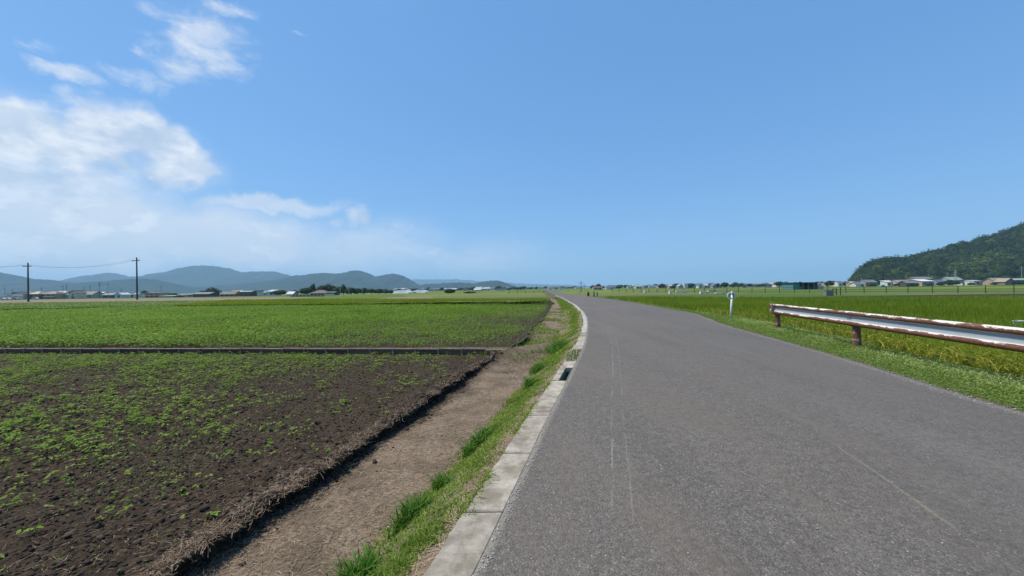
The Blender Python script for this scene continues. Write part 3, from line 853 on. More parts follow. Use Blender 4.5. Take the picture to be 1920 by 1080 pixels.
# rice on the right -------------------------------------------------
def rice_far(x):      # far limit of the paddy in Y
    return np.interp(x, [10, 13, 26, 42, 100], [58, 54, 41, 31, 26])
def rice_pts(n, y0, y1, p):
    X, Y, T = yx(n, y0, y1, p, lambda y: RICEX(y) + .05, lambda y: np.minimum(1.45 * y + 8, 100) + 0 * y)
    k = (Y < rice_far(X) + .6 * (vnoise(X, X * 0, 3) - .5))
    return X[k], Y[k]
X, Y = rice_pts(150000, 2.0, 60, 1.35)
gz = -.29 - .24 * sstep(48, 61, Y)
inrow = X - RICEX(Y)
hh = (.60 + .10 * (fbm(X * .35, Y * .35, 131, 3) - .5)) * RS.uniform(.78, 1.08, len(X)) * (.9 + .1 * sstep(0, .5, inrow))
rn = np.clip(.15 + .9 * (fbm(X * .22, Y * .5, 133, 4) - .18) + RS.normal(0, .14, len(X)), 0, 1)
near = Y < 13
Pn = np.stack([X, Y, gz], -1)
a1 = blades(Pn[near], hh[near], .009 * (1 + .08 * Y[near]), rn[near], .35, .12, segs=4)
a2 = blades(Pn[~near], hh[~near], .012 * (1 + .085 * Y[~near]), rn[~near], .25, .05, segs=3)
# understory sheet, so that no bare mud shows between far plants
cx_ = np.concatenate([np.linspace(.45, 4, 12), np.geomspace(4.5, 88, 60)])
ryy = np.concatenate([np.arange(-2, 14, .3), np.arange(14, 56, .7)])
TT, YY2 = np.meshgrid(cx_, ryy); XX2 = RICEX(YY2) + TT
ZZ2 = -.04 + .16 * (fbm(XX2 * 1.6, YY2 * 1.6, 135, 4) - .5) + .05 * RS.uniform(-1, 1, XX2.shape) - .20 * (1 - sstep(0, .5, TT - .4))
ii = (np.arange(len(ryy) - 1)[:, None] * len(cx_) + np.arange(len(cx_) - 1)[None, :])
cen = (YY2[:-1, :-1] < rice_far(XX2[:-1, :-1]) - 1)
Fq = np.stack([ii, ii + 1, ii + 1 + len(cx_), ii + len(cx_)], -1)[cen]
a3 = (np.stack([XX2, YY2, ZZ2], -1).reshape(-1, 3), [Fq], RS.uniform(0, .5, XX2.size))
stuff('rice_plants', [a1, a2, a3], M_RICE, 'dense green rice crop filling the paddy right of the road', 'rice')
# ripening ears, bending over, thickest along the near edge
X, Y, T = yx(20000, 2.0, 22, 1.5, lambda y: RICEX(y) - .02, lambda y: RICEX(y) + 1.3 + .8 * np.sqrt(y))
kk = RS.uniform(0, 1, len(X)) < np.exp(-(X - RICEX(Y)) / .9) * 1.2 + .12
X, Y = X[kk], Y[kk]
hE = RS.uniform(.34, .66, len(X))
b1 = blades(np.stack([X, Y, -.29 + 0 * X], -1) + np.stack([0 * X, 0 * X, hE * .35], -1), hE * .75, .011 * (1 + .05 * Y), RS.uniform(0, 1, len(X)), .75, .55, az_=RS.normal(3.6, 1.0, len(X)), segs=4)
stuff('rice_ears', [b1], M_HEAD, 'yellow ripening rice ears along the near edge of the right paddy', 'rice')

# bean field ---------------------------------------------------------
def bean_far(x):
    return np.interp(x, [-90, -49, -42, -27, 2, 5], [36, 39, 42.5, 41, 34.5, 34])
def plants(n, y0, y1, p, xl, xr):
    return yx(n, y0, y1, p, xl, xr)
X, Y, T = plants(38000, 10.3, 46, .75, lambda y: -1.5 * y - 6, lambda y: LEDGE(y) - .25)
wally = 9.93 - .0925 * (X + .1)
k = (Y > wally + .55 + .7 * (fbm(X * .8, Y * .3, 141, 3) - .5)) & (Y < bean_far(X))
right = sstep(-11, 2.5, X + .32 * (22 - Y))                     # sparser towards the right
cover = fbm(X * .55, Y * .55, 143, 4)
k &= RS.uniform(0, 1, len(X)) < 1.05 - .60 * right * sstep(.50, .36, cover) - .12 * right
row = np.abs(((Y + .03 * X) / 11.5) % 1 - .5) > .012              # a few wheel gaps
k &= row
X, Y = X[k], Y[k]; R2 = right[k]
nl_ = 10
sz = RS.uniform(.7, 1.15, len(X)) * (1 - .35 * R2)
Xr = np.repeat(X, nl_); Yr = np.repeat(Y, nl_); sr = np.repeat(sz, nl_)
spread = .15 * (1 + .022 * Yr)
C = np.stack([Xr + RS.normal(0, 1, len(Xr)) * spread * .75, Yr + RS.normal(0, 1, len(Xr)) * spread * .75, -.22 - .30 * sstep(40, 62, Yr) + sr * RS.uniform(.05, .27, len(Xr))], -1)
rn = np.clip(np.repeat(.15 + .75 * (fbm(X * .5, Y * .5, 145, 3) - .2), nl_) + RS.normal(0, .2, len(Xr)), 0, 1)
stuff('bean_plants', [leaves(C, sr * .072 * (1 + .020 * Yr), rn, .62)], M_BEAN, 'leafy green bean crop beyond the low board wall', 'bean crop')

# weeds along the wall and the crossing, seen as pale scruff
X, Y, T = yx(26000, 8.6, 24, .6, lambda y: -1.45 * y, lambda y: LEDGE(y) + .2)
wally = 9.93 - .0925 * (X + .1)
dW = Y - wally
dn = fbm(X * .9, Y * .9, 151, 3)
k = ((dW > .12) & (dW < 1.5 + dn) & (RS.uniform(0, 1, len(X)) < .25 + .9 * (dn - .3))) | ((dW < -.03) & (dW > -.9) & (RS.uniform(0, 1, len(X)) < 1.1 * (dn - .25) + .35 * np.exp(dW * 3)))
k |= (X > LEDGE(Y) - 2.2) & (dW > .2) & (RS.uniform(0, 1, len(X)) < .45)
X, Y, dW = X[k], Y[k], dW[k]
Z = field_z(X, Y)
stuff('wall_weeds', [blades(np.stack([X, Y, Z - .01], -1), RS.uniform(.04, .15, len(X)) * (1 + .3 * (dW > 0)), .013, np.clip(RS.uniform(0, 1, len(X)) ** 1.1, 0, 1), .8, .1)],
      M_WEED, 'scruffy thin weeds along the low board wall', 'weeds')
# green growth on the crossing bank
X, Y, T = yx(24000, 9.2, 34, .8, lambda y: LEDGE(y) - .5, lambda y: VBOT(y) + .2)
gq = .5 * sstep(10.55, 11.3, Y - (X - .4) * .9) * (1 - sstep(12.4, 13.6, Y - (X - .4) * .5)) + .45 * sstep(1.2, .3, LEDGE(Y) + .25 - X + .5) * (Y > 12) * (fbm(X, Y, 161, 3) > .55) + .25 * (np.abs(Y - (9.55 + (X - .4) * .9)) < .35)
k = RS.uniform(0, 1, len(X)) < gq
X, Y = X[k], Y[k]
stuff('bank_grass', [blades(np.stack([X, Y, floor_z(X, Y) - .01], -1), RS.uniform(.05, .15, len(X)), .018, np.clip(RS.normal(.45, .25, len(X)), 0, 1), .8, .15)],
      M_GRASS, 'green grass on the earth crossing of the ditch', 'grass')

# soybean seedlings in the near field -----------------------------
def seedling_mesh(seed):
    r = np.random.RandomState(seed)
    V = []; F3 = []; rn_ = []
    ns_ = r.randint(3, 6)
    tint = r.uniform(.2, .8)
    for s in range(ns_):
        a = r.uniform(0, 6.28); ln = r.uniform(.03, .085); H_ = r.uniform(.025, .10)
        tip = np.array([math.cos(a) * ln, math.sin(a) * ln, H_])
        b = len(V); d = np.array([-math.sin(a), math.cos(a), 0]) * .0022
        V += [np.array([0, 0, -.01]) - d, np.array([0, 0, -.01]) + d, tip]; F3.append((b, b + 1, b + 2)); rn_ += [tint * .5] * 3
        for q in (-1.15, 0, 1.15):
            aa = a + q + r.uniform(-.25, .25); L_ = r.uniform(.018, .036); Wd_ = L_ * .36
            dirv = np.array([math.cos(aa), math.sin(aa), r.uniform(-.35, .15)]); side = np.array([-math.sin(aa), math.cos(aa), 0])
            c0 = tip + dirv * .006; b = len(V)
            V += [c0, c0 + dirv * L_ * .35 + side * Wd_ + [0, 0, .006], c0 + dirv * L_ * .72 + side * Wd_ * .7 + [0, 0, .004], c0 + dirv * L_,
                  c0 + dirv * L_ * .72 - side * Wd_ * .7 + [0, 0, .004], c0 + dirv * L_ * .35 - side * Wd_ + [0, 0, .006]]
            F3 += [(b, b + 1, b + 2), (b, b + 2, b + 3), (b, b + 3, b + 4), (b, b + 4, b + 5)]
            rn_ += [min(1, max(0, tint + r.uniform(-.25, .25)))] * 6
    return np.array(V), np.array(F3), np.array(rn_)
protos = [seedling_mesh(s) for s in range(14)]
pm = []
for V, F, r in protos:
    me = fast_mesh('bean_seedling', V, [F], {'rnd': r}); me.materials.append(M_BEAN); pm.append(me)
X, Y, T = yx(13000, 1.5, 10.6, .4, lambda y: -1.42 * y - 1.2, lambda y: LEDGE(y) - .12)
wally = 9.93 - .0925 * (X + .1)
dl = LEDGE(Y) - X
pat = fbm(X * .75 + 3, Y * .75, 171, 4)
prob = (.15 * sstep(.3, 3.2, dl) + .08) * (.45 + .55 * sstep(2, 8, dl) + .35 * sstep(6, 9, Y)) * sstep(.42, .58, pat + .08 * sstep(1, 5, dl) + .10 * sstep(7.5, 9.6, Y)) + .035
prob *= np.where(dl < .7, .35, 1)
k = (Y < wally - .25) & (RS.uniform(0, 1, len(X)) < prob)
X, Y = X[k], Y[k]; Z = field_z(X, Y)
ordr = np.argsort(np.hypot(X, Y) + 100 * (np.abs(X) > 1.40 * Y))
cl = [2.1, .8]
for j in ordr[:300]:
    o = link('bean_seedling', pm[RS.randint(14)], None, None, (X[j], Y[j], Z[j]))
    s_ = RS.uniform(.75, 1.35) * (1.0 if pat[k][j] < .55 else 1.15)
    o.rotation_euler = (0, 0, RS.uniform(0, 6.28)); o.scale = (s_, s_, s_)
    tag(o, 'small green bean seedling in dark tilled soil left of the ditch', 'seedling', 'bean seedlings in the near field')
parts_ = []
for j in ordr[300:]:
    V, F, r = protos[RS.randint(14)]
    a = RS.uniform(0, 6.28); s_ = RS.uniform(.75, 1.35)
    c_, s2 = math.cos(a) * s_, math.sin(a) * s_
    Vr = np.stack([V[:, 0] * c_ - V[:, 1] * s2 + X[j], V[:, 0] * s2 + V[:, 1] * c_ + Y[j], V[:, 2] * s_ + Z[j]], -1)
    parts_.append((Vr, [F], r))
stuff('bean_seedlings_far', parts_, M_BEAN, 'more small bean seedlings, farther back in the near field', 'seedlings')

# low weeds in the near field
X, Y, T = yx(34000, 1.5, 10.4, .5, lambda y: -1.42 * y - 1.2, lambda y: LEDGE(y) - .1)
wally = 9.93 - .0925 * (X + .1)
k = (Y < wally - .15) & (RS.uniform(0, 1, len(X)) < (.10 + .75 * sstep(.46, .66, fbm(X * .9, Y * .9, 175, 4)) + .45 * sstep(6, 9.5, Y)) * (.15 + .85 * sstep(.3, 2.0, LEDGE(Y) - X)))
X, Y = X[k], Y[k]
stuff('field_weeds', [leaves(np.stack([X, Y, field_z(X, Y) + RS.uniform(.005, .05, len(X))], -1), RS.uniform(.010, .034, len(X)), RS.uniform(0, .8, len(X)), .6)],
      M_WEED, 'tiny weeds sprouting between the bean seedlings', 'weeds')

# clods
def ico():
    bm = bmesh.new(); bmesh.ops.create_icosphere(bm, subdivisions=1, radius=1)
    V = np.array([v.co[:] for v in bm.verts]); F = np.array([[v.index for v in f.verts] for f in bm.faces]); bm.free()
    return V, F
IV, IF = ico()
def lumps(C, s, seed=5):
    n = len(C); r = np.random.RandomState(seed)
    jit = r.uniform(.6, 1.3, (n, len(IV), 1)); sc = r.uniform(.6, 1.3, (n, 1, 3)) * np.array([1, 1, .65])
    V = IV[None] * jit * sc * np.asarray(s)[:, None, None] + C[:, None, :]
    F = IF[None] + np.arange(n)[:, None, None] * len(IV)
    return V.reshape(-1, 3), [F.reshape(-1, 3)], np.repeat(r.uniform(0, 1, n), len(IV))
X, Y, T = yx(22000, 1.4, 9.8, 1.2, lambda y: -1.42 * y - .6, lambda y: LEDGE(y) - .02)
k = Y < 9.93 - .0925 * (X + .1) - .15
X, Y = X[k], Y[k]
s_ = np.minimum(RS.lognormal(-4.75, .5, len(X)), .035)
c1 = lumps(np.stack([X, Y, field_z(X, Y) + s_ * .1], -1), s_)
# crumbs along the lip and foot of the cut bank
Yl = RS.uniform(1.4, 9.6, 2600) ** 1.0; off_ = RS.choice([0, 1], len(Yl), p=[.6, .4])
Xl = LEDGE(Yl) + np.where(off_ == 0, RS.normal(-.04, .035, len(Yl)), RS.exponential(.06, len(Yl)) - .04)
Zl = np.where(off_ == 0, field_z(Xl, Yl) + .008, floor_z(Xl, Yl) + .005)
sl_ = np.minimum(RS.lognormal(-4.3, .6, len(Yl)), .05)
c2 = lumps(np.stack([Xl, Yl, Zl], -1), sl_, 6)
stuff('soil_clods', [c1, c2], M_CLOD, 'loose clods of dark soil on the near field', 'soil')
# straw litter: thin bent ribbons lying on the ground, hanging over the cut bank
def straws(X, Y, Z, L_, w_, rn, tilt=.12, hang=None):
    n = len(X); a = RS.uniform(0, 6.28, n)
    D = np.stack([np.cos(a), np.sin(a), RS.normal(0, tilt, n)], -1)
    if hang is not None:
        D[hang] = np.stack([RS.uniform(.2, .8, hang.sum()), RS.normal(0, .4, hang.sum()), RS.uniform(-1.2, .4, hang.sum())], -1)
    S_ = np.stack([-np.sin(a), np.cos(a), 0 * a], -1)
    C = np.stack([X, Y, Z], -1); L_ = L_[:, None]; w_ = np.broadcast_to(w_, n)[:, None]
    bend = S_ * RS.normal(0, .12, n)[:, None] * L_
    V = np.stack([C - D * L_ / 2 - S_ * w_ / 2, C - D * L_ / 2 + S_ * w_ / 2, C + bend + S_ * w_ / 2, C + bend - S_ * w_ / 2, C + D * L_ / 2 + S_ * w_ / 3, C + D * L_ / 2 - S_ * w_ / 3], 1).reshape(-1, 3)
    b = np.arange(n)[:, None] * 6
    return V, [np.concatenate([b + np.array([[0, 1, 2, 3]]), b + np.array([[3, 2, 4, 5]])])], np.repeat(rn, 6)
X, Y, T = yx(26000, 1.3, 22, 1.1, lambda y: LEDGE(y) - .05, lambda y: VBOT(y) + .25)
k = RS.uniform(0, 1, len(X)) < .25 + 1.2 * (fbm(X * 1.5, Y * 1.5, 81, 3) - .3)
X, Y = X[k], Y[k]
s1 = straws(X, Y, floor_z(X, Y) + RS.uniform(.003, .015, len(X)), RS.uniform(.012, .08, len(X)), .0023 * (1 + .12 * Y), np.clip(RS.normal(.4, .25, len(X)), 0, 1))
Yl = np.exp(RS.uniform(math.log(1.4), math.log(9.5), 10000))
Xl = LEDGE(Yl) + RS.normal(-.01, .05, len(Yl))
hang = RS.uniform(0, 1, len(Yl)) < .35
clp = sstep(.35, .7, vnoise(Yl * 3.1, Yl * 0, 191))
kk = RS.uniform(0, 1, len(Yl)) < .35 + .65 * clp
Xl, Yl, hang = Xl[kk], Yl[kk], hang[kk]
s2_ = straws(Xl, Yl, field_z(Xl, Yl) + RS.uniform(.0, .035, len(Xl)), RS.uniform(.02, .10, len(Xl)), .0027 * (1 + .12 * Yl), np.clip(RS.normal(.34, .24, len(Xl)), 0, 1), .3, hang)
X, Y, T = yx(8000, 1.4, 10, 1.0, lambda y: LEDGE(y) - 2.8, lambda y: LEDGE(y) - .03)
k = RS.uniform(0, 1, len(X)) < np.exp(-(LEDGE(Y) - X) / .8) + .16
X, Y = X[k], Y[k]
s3 = straws(X, Y, field_z(X, Y) + RS.uniform(.004, .02, len(X)), RS.uniform(.015, .07, len(X)), .0022 * (1 + .12 * Y), np.clip(RS.normal(.35, .25, len(X)), 0, 1))
X, Y, T = yx(2600, 1.4, 12, 1.0, lambda y: KL(y) - .22, lambda y: KL(y) - .01)
s4 = straws(X, Y, verge_z(X, Y, np.clip((KL(Y) - X) / .75, 0, 1)) + .008, RS.uniform(.02, .08, len(X)), .003 * (1 + .1 * Y), np.clip(RS.normal(.6, .25, len(X)), 0, 1))
stuff('straw_litter', [s1, s2_, s3, s4], M_STRAW, 'dry cut straw lying in the ditch and over its bank', 'straw')
# stones and crumbs lying on the asphalt and kerb
M_PEB = simple("pebble", (.42, .40, .37), (.22, .21, .20), 20, .9, .3, .004)
X, Y, T = yx(420, 1.6, 20, 1.0, lambda y: KX(y) + .02, lambda y: RX(y) - .05)
s_ = RS.uniform(.0025, .007, len(X)); k = np.ones(len(X), bool)
Tn = (X - KX(Y)) / (RX(Y) - KX(Y))
X2, Y2, _ = yx(700, 1.6, 16, 1.0, lambda y: KX(y) + 0.0, lambda y: KX(y) + .06)
X3, Y3, _ = yx(500, 3.5, 16, 1.0, lambda y: RX(y) - .22, lambda y: RX(y) + .02)
X = np.concatenate([X, X2, X3]); Y = np.concatenate([Y, Y2, Y3]); s_ = np.concatenate([s_, RS.uniform(.003, .009, 700), RS.uniform(.004, .012, 500)])
Tn = (X - KX(Y)) / (RX(Y) - KX(Y))
stuff('pebbles', [lumps(np.stack([X, Y, road_z(X, Y, np.clip(Tn, 0, .98)) + s_ * .3], -1), s_, 8)], M_PEB, 'small pale pebbles scattered on the asphalt', 'pebbles')

# far crops on the left: raised, rough topped crop sheets ------------
def inpoly(X, Y, poly):
    r = np.zeros(len(X), bool); n = len(poly)
    for a in range(n):
        x0, y0 = poly[a]; x1, y1 = poly[(a + 1) % n]
        c = ((y0 > Y) != (y1 > Y)) & (X < (x1 - x0) * (Y - y0) / (y1 - y0 + 1e-9) + x0)
        r ^= c
    return r
def crop(name, poly, n, z0, h, mat, label, width=.06, seed=1, p=1.0):
    P0 = np.array(poly); a, b = P0.min(0), P0.max(0)
    X, Y, T = yx(n, a[1], b[1], p, lambda y: a[0] + 0 * y, lambda y: b[0] + 0 * y)
    k = inpoly(X, Y, poly); X, Y = X[k], Y[k]
    rn = np.clip(.15 + .85 * (fbm(X * .15, Y * .25, seed, 4) - .15) + RS.normal(0, .13, len(X)), 0, 1)
    zz = (z0(X, Y) if callable(z0) else z0 + 0 * X)
    pa = blades(np.stack([X, Y, zz], -1), h * RS.uniform(.75, 1.1, len(X)), width * Y / 40, rn, .3, .05)
    # understory
    nx = int((b[0] - a[0]) / 1.4) + 2; ny = int((b[1] - a[1]) / 1.2) + 2
    gx_, gy_ = np.meshgrid(np.linspace(a[0], b[0], nx), np.linspace(a[1], b[1], ny))
    gz_ = (z0(gx_, gy_) if callable(z0) else z0) + h * (.55 + .35 * (fbm(gx_ * .8, gy_ * .8, seed + 5, 3) - .5))
    i_ = np.arange(ny - 1)[:, None] * nx + np.arange(nx - 1)[None, :]
    cx2 = ((gx_[:-1, :-1] + gx_[1:, 1:]) / 2).ravel(); cy2 = ((gy_[:-1, :-1] + gy_[1:, 1:]) / 2).ravel()
    Fq = np.stack([i_, i_ + 1, i_ + 1 + nx, i_ + nx], -1).reshape(-1, 4)[inpoly(cx2, cy2, poly)]
    pb = (np.stack([gx_, gy_, gz_], -1).reshape(-1, 3), [Fq], RS.uniform(0, .6, gx_.size))
    return stuff(name, [pa, pb], mat, label, 'rice')
fz = lambda X, Y: -.22 - .30 * sstep(40, 62, Y)
crop('rice_plants', [(-42, 46), (-24, 43.6), (3.7, 39.8), (4.9, 53), (-28, 75), (-50, 84), (-66, 86)], 52000, fz, .5, M_RICE2,
     'strip of yellow green rice beyond the bean field', .05, 201)
M_RICE3 = leafmat("green_rice_leaf", [(0, (.13, .18, .03)), (.5, (.18, .25, .045)), (1, (.25, .30, .07))], .35)
crop('rice_plants', [(-170, 60), (-60, 43), (-43, 47), (-68, 88), (-90, 92), (-170, 96)], 30000, fz, .35, M_RICE3,
     'dull green rice field at the far left before the brown earth strip', .07, 211)
# scruffy bushes of weeds along far field edges
X = RS.uniform(12, 88, 9000); Y = rice_far(X) + RS.uniform(-.5, 6, len(X)) * (1 + X / 60)
stuff('field_margin_weeds', [blades(np.stack([X, Y, -.29 - .24 * sstep(48, 61, Y)], -1), RS.uniform(.12, .34, len(X)), .07, RS.uniform(0, .7, len(X)), .6, .1)], M_GRASS,
      'green weeds between the right paddy and the long fence', 'weeds')
X = RS.uniform(-62, 4, 5200); lim = np.interp(X, [-90, -49, -42, -27, 2, 5], [36.5, 39.8, 43.6, 41.6, 35.4, 34.8])
Y = lim + RS.uniform(0, 2.4, len(X)) * np.where(X < -38, 1.3, 1)
k = fbm(X * .35, Y * .2, 221, 3) > .47
X, Y = X[k], Y[k]
stuff('field_margin_weeds', [blades(np.stack([X, Y, fz(X, Y)], -1), RS.uniform(.12, .42, len(X)), .05, RS.uniform(0, .8, len(X)), .6, .1)], M_WEED,
      'rough weeds on the path between bean and rice fields', 'weeds')
def sheet(name, poly, z, mat, label, kind='structure'):
    vs_ = [(x, y, z) for x, y in poly]; me = bpy.data.meshes.new(name)
    me.from_pydata(vs_, [], [list(range(len(vs_)))]); me.update()
    o = link(name, me, mat); return tag(o, label, kind=kind)
M_BARE = simple("bare_far_soil", (.25, .195, .14), (.17, .135, .095), .12, .95, .4, .2, .1, stretch=(1, 3, 1))
sheet('earth_strip', [(-180, 98), (-90, 93), (-62, 92), (-62, 118), (-90, 140), (-160, 160), (-330, 180)], -.485, M_BARE, 'strip of bare brown earth before the village')
sheet('earth_strip', [(-31, 84), (-18, 84), (-22, 104), (-34, 104)], -.487, M_BARE, 'patch of bare earth beyond the rice strip')
sheet('earth_strip', [(17, 60), (29, 52), (33, 62), (19, 76)], -.486, M_BARE, 'tan mown edge beyond the right paddy')
# ------------------------------------------------------------------ mountains
def mountain_mat(name, a, b, sc):
    m_, t, out = base_mat(name)
    g = t.new('ShaderNodeNewGeometry')
    n = t.noise(g.outputs['Position'], sc, 6, .65).outputs[0]
    n2 = t.noise(g.outputs['Position'], sc * 9, 4, .7).outputs[0]
    col = t.mix(t.ss(t.m('ADD', t.m('MULTIPLY', n, .6), t.m('MULTIPLY', n2, .4)), .38, .62), a, b)
    pbsdf(t, out, col, .95, bumpn(t, n2, 1.0, 12), .05)
    return m_
M_MTN = mountain_mat("mountain_forest", (.006, .013, .008), (.022, .036, .016), .006)
def ridge(pts, Y, front, back, seed, label, spur=.55):
    px = np.array([p[0] for p in pts], float); py = np.array([p[1] for p in pts], float)
    n = int((px[-1] - px[0]) / 1.2) + 2
    xs = np.linspace(px[0], px[-1], n)
    top = np.interp(xs, px, py)
    top = np.convolve(np.pad(top, 3, mode='edge'), np.array([1, 2, 3, 4, 3, 2, 1]) / 16, 'valid')
    H_ = (541 - ROLL * (xs - 960) - top) * Y / FPX + HCAM
    H_ = H_ * (1 + 0 * xs) + (fbm(xs * .16, xs * 0, seed, 4, .65) - .5) * Y / FPX * 3.4 * np.clip(H_ * FPX / Y / 14, 0, 1)
    ts = np.concatenate([np.linspace(-1, 0, 26), np.linspace(.1, 1, 8)])
    TT, XX = np.meshgrid(ts, xs)
    YY = Y + np.where(TT < 0, TT * front, TT * back)
    Xw = (XX - 960) / FPX * Y
    prof = np.where(TT < 0, 1 - np.abs(TT) ** 1.25, 1 - TT ** 1.5)
    rd = 1 - np.abs(2 * fbm(Xw / (Y * .03) + 7, YY / (Y * .11), seed + 2, 4, .55) - 1)
    fall = np.clip(np.abs(TT) * 3, 0, 1) * (1 - np.abs(TT) ** 3)
    Z = H_[:, None] * (prof - spur * fall * (rd - .35) * prof) - 3
    Z = np.minimum(Z, H_[:, None] * (HCAM + 0 * Z + 1) ** 0 * (YY / Y) * 1.0) 
    nn = len(ts)
    i_ = np.arange(n - 1)[:, None] * nn + np.arange(nn - 1)[None, :]
    F = np.stack([i_, i_ + nn, i_ + nn + 1, i_ + 1], -1).reshape(-1, 4)
    o = link('mountain_ridge', fast_mesh('mountain_ridge', np.stack([Xw, YY, Z], -1).reshape(-1, 3), F, None, True), M_MTN)
    return tag(o, label, kind='structure')
ridge([(-420, 512), (-300, 520), (-150, 498), (-60, 503), (0, 510), (12, 514), (35, 517), (55, 523), (75, 523), (95, 524), (112, 528), (150, 529), (200, 526), (225, 524), (260, 522), (290, 523), (310, 527), (330, 536), (348, 546), (365, 552)],
      3000, 700, 700, 301, 'low wooded ridge at the far left')
ridge([(90, 552), (100, 536), (112, 529), (140, 524), (165, 517), (200, 511), (220, 513), (245, 519), (280, 517), (310, 509), (340, 501), (370, 497), (400, 498), (430, 503), (455, 510), (480, 508), (520, 509), (545, 517), (565, 522), (620, 545)],
      5200, 1200, 900, 311, 'tallest blue mountain ridge behind the left village')
ridge([(385, 552), (400, 536), (420, 533), (480, 529), (520, 524), (550, 517), (590, 512), (610, 511), (640, 512), (652, 509), (662, 506), (675, 507), (690, 511), (705, 518), (722, 514), (737, 512), (745, 513), (760, 518), (780, 531), (795, 537), (812, 542)],
      3800, 800, 700, 321, 'two peaked wooded ridge left of centre')
ridge([(770, 544), (785, 534), (800, 532), (830, 530), (850, 529), (870, 529), (890, 531), (905, 528), (925, 525), (938, 526), (950, 530), (960, 534), (968, 536), (976, 541)],
      3400, 500, 500, 331, 'small isolated hill near the centre of the horizon')
ridge([(700, 541), (740, 530), (775, 523), (800, 524), (860, 523), (900, 527), (930, 528), (990, 532), (1060, 534), (1120, 536), (1200, 534), (1300, 533), (1400, 532), (1480, 533), (1600, 530), (1640, 532)],
      9300, 900, 900, 341, 'very distant pale mountain range along the horizon')

# ------------------------------------------------------------------ wooded hill on the right
HP = [(1588, 536), (1597, 533), (1602, 527), (1610, 517), (1625, 505), (1640, 498), (1655, 494), (1680, 493), (1700, 493), (1715, 488), (1750, 480), (1775, 477), (1787, 468), (1825, 463), (1835, 456), (1870, 450), (1880, 443), (1920, 431), (2000, 400), (2150, 372), (2400, 360), (2700, 420)]
HY = 620.0
hpx = np.array([p[0] for p in HP], float); hpy = np.array([p[1] for p in HP], float)
def hill_h(X, Y):
    px = 960 + X / Y * FPX
    top = (541 - ROLL * (px - 960) - np.interp(px, hpx, hpy)) * HY / FPX + HCAM - .5
    top = np.maximum(top, 0)
    px2 = px
    t = (Y - HY) / 170.0
    prof = np.where(t < 0, np.clip(1 - np.abs(t) ** 1.5, 0, 1), np.clip(1 - (t / 2.0) ** 2, 0, 1))
    gul = 1 - .28 * np.clip(np.abs(t) * 2, 0, 1) * (fbm(X / 55, Y / 90, 361, 3) - .15)
    return -.6 + top * prof * np.where(t < 0, gul, 1) * 1.0
hx = np.linspace(xat(1586, HY), xat(2700, HY), 150); hy = np.linspace(HY - 175, HY + 330, 50)
HX, HYY = np.meshgrid(hx, hy); HX = HX * HYY / HY
i_ = np.arange(len(hy) - 1)[:, None] * len(hx) + np.arange(len(hx) - 1)[None, :]
M_HILL = simple("hill_floor", (.022, .035, .012), (.035, .05, .018), .1, .95, .3, .5, .1)
hill = link('hill', fast_mesh('hill', np.stack([HX, HYY, hill_h(HX, HYY)], -1).reshape(-1, 3), np.stack([i_, i_ + 1, i_ + 1 + len(hx), i_ + len(hx)], -1).reshape(-1, 4), None, True), M_HILL)
tag(hill, 'wooded hill rising at the right edge', kind='structure')

def ico2():
    bm = bmesh.new(); bmesh.ops.create_icosphere(bm, subdivisions=2, radius=1)
    V = np.array([v.co[:] for v in bm.verts]); F = np.array([[v.index for v in f.verts] for f in bm.faces]); bm.free()
    return V, F
IV2, IF2 = ico2()
def crowns(C, R3, nleaf, leaf, rn, seed=1, core=.80):
    """tree crowns: lumpy dark core plus leafy clumps that break up the outline"""
    r = np.random.RandomState(seed); n = len(C)
    lump = np.stack([fbm(IV2[:, 0] * 1.6 + k * 3.1, IV2[:, 1] * 1.6 + IV2[:, 2] * 1.3 + k, seed, 3) for k in range(n)])
    V = IV2[None] * (core * (.72 + .55 * lump))[:, :, None] * R3[:, None, :] + C[:, None, :]
    F = IF2[None] + np.arange(n)[:, None, None] * len(IV2)
    pc = (V.reshape(-1, 3), [F.reshape(-1, 3)], np.repeat(np.clip(rn - .15, 0, 1), len(IV2)))
    d = r.normal(0, 1, (n, nleaf, 3)); d[:, :, 2] = np.where(d[:, :, 2] < -.6, -d[:, :, 2], d[:, :, 2])
    d /= np.linalg.norm(d, axis=2, keepdims=True)
    l2 = fbm(d[:, :, 0] * 2.3 + np.arange(n)[:, None] * 3.1, d[:, :, 1] * 2.3 + d[:, :, 2] * 2, seed + 3, 2)
    rad = .78 + .42 * l2 + r.normal(0, .05, (n, nleaf))
    LC = C[:, None, :] + d * rad[:, :, None] * R3[:, None, :]
    tone = np.clip(rn[:, None] + (l2 - .5) * .5 + r.normal(0, .13, (n, nleaf)), 0, 1)
    pl = leaves(LC.reshape(-1, 3), np.repeat(leaf, nleaf) * r.uniform(.6, 1.3, n * nleaf), tone.ravel(), .35)
    return [pc, pl]
M_WOOD = leafmat("hill_canopy", [(0, (.010, .022, .006)), (.45, (.026, .048, .011)), (.8, (.065, .092, .018)), (1, (.13, .15, .027))], .18, .7)
M_CROWN = leafmat("tree_leaf", [(0, (.012, .030, .010)), (.5, (.026, .058, .016)), (1, (.062, .10, .026))], .2, .7)
M_BARK = simple("bark", (.09, .07, .05), (.05, .04, .03), 4, .95, .4, .02)
r_ = np.random.RandomState(77)
n = 3000
hys = r_.uniform(HY - 172, HY + 45, n); hxs = (r_.uniform(1592, 2300, n) - 960) / FPX * hys
hh_ = hill_h(hxs, hys); k = hh_ > -0.3
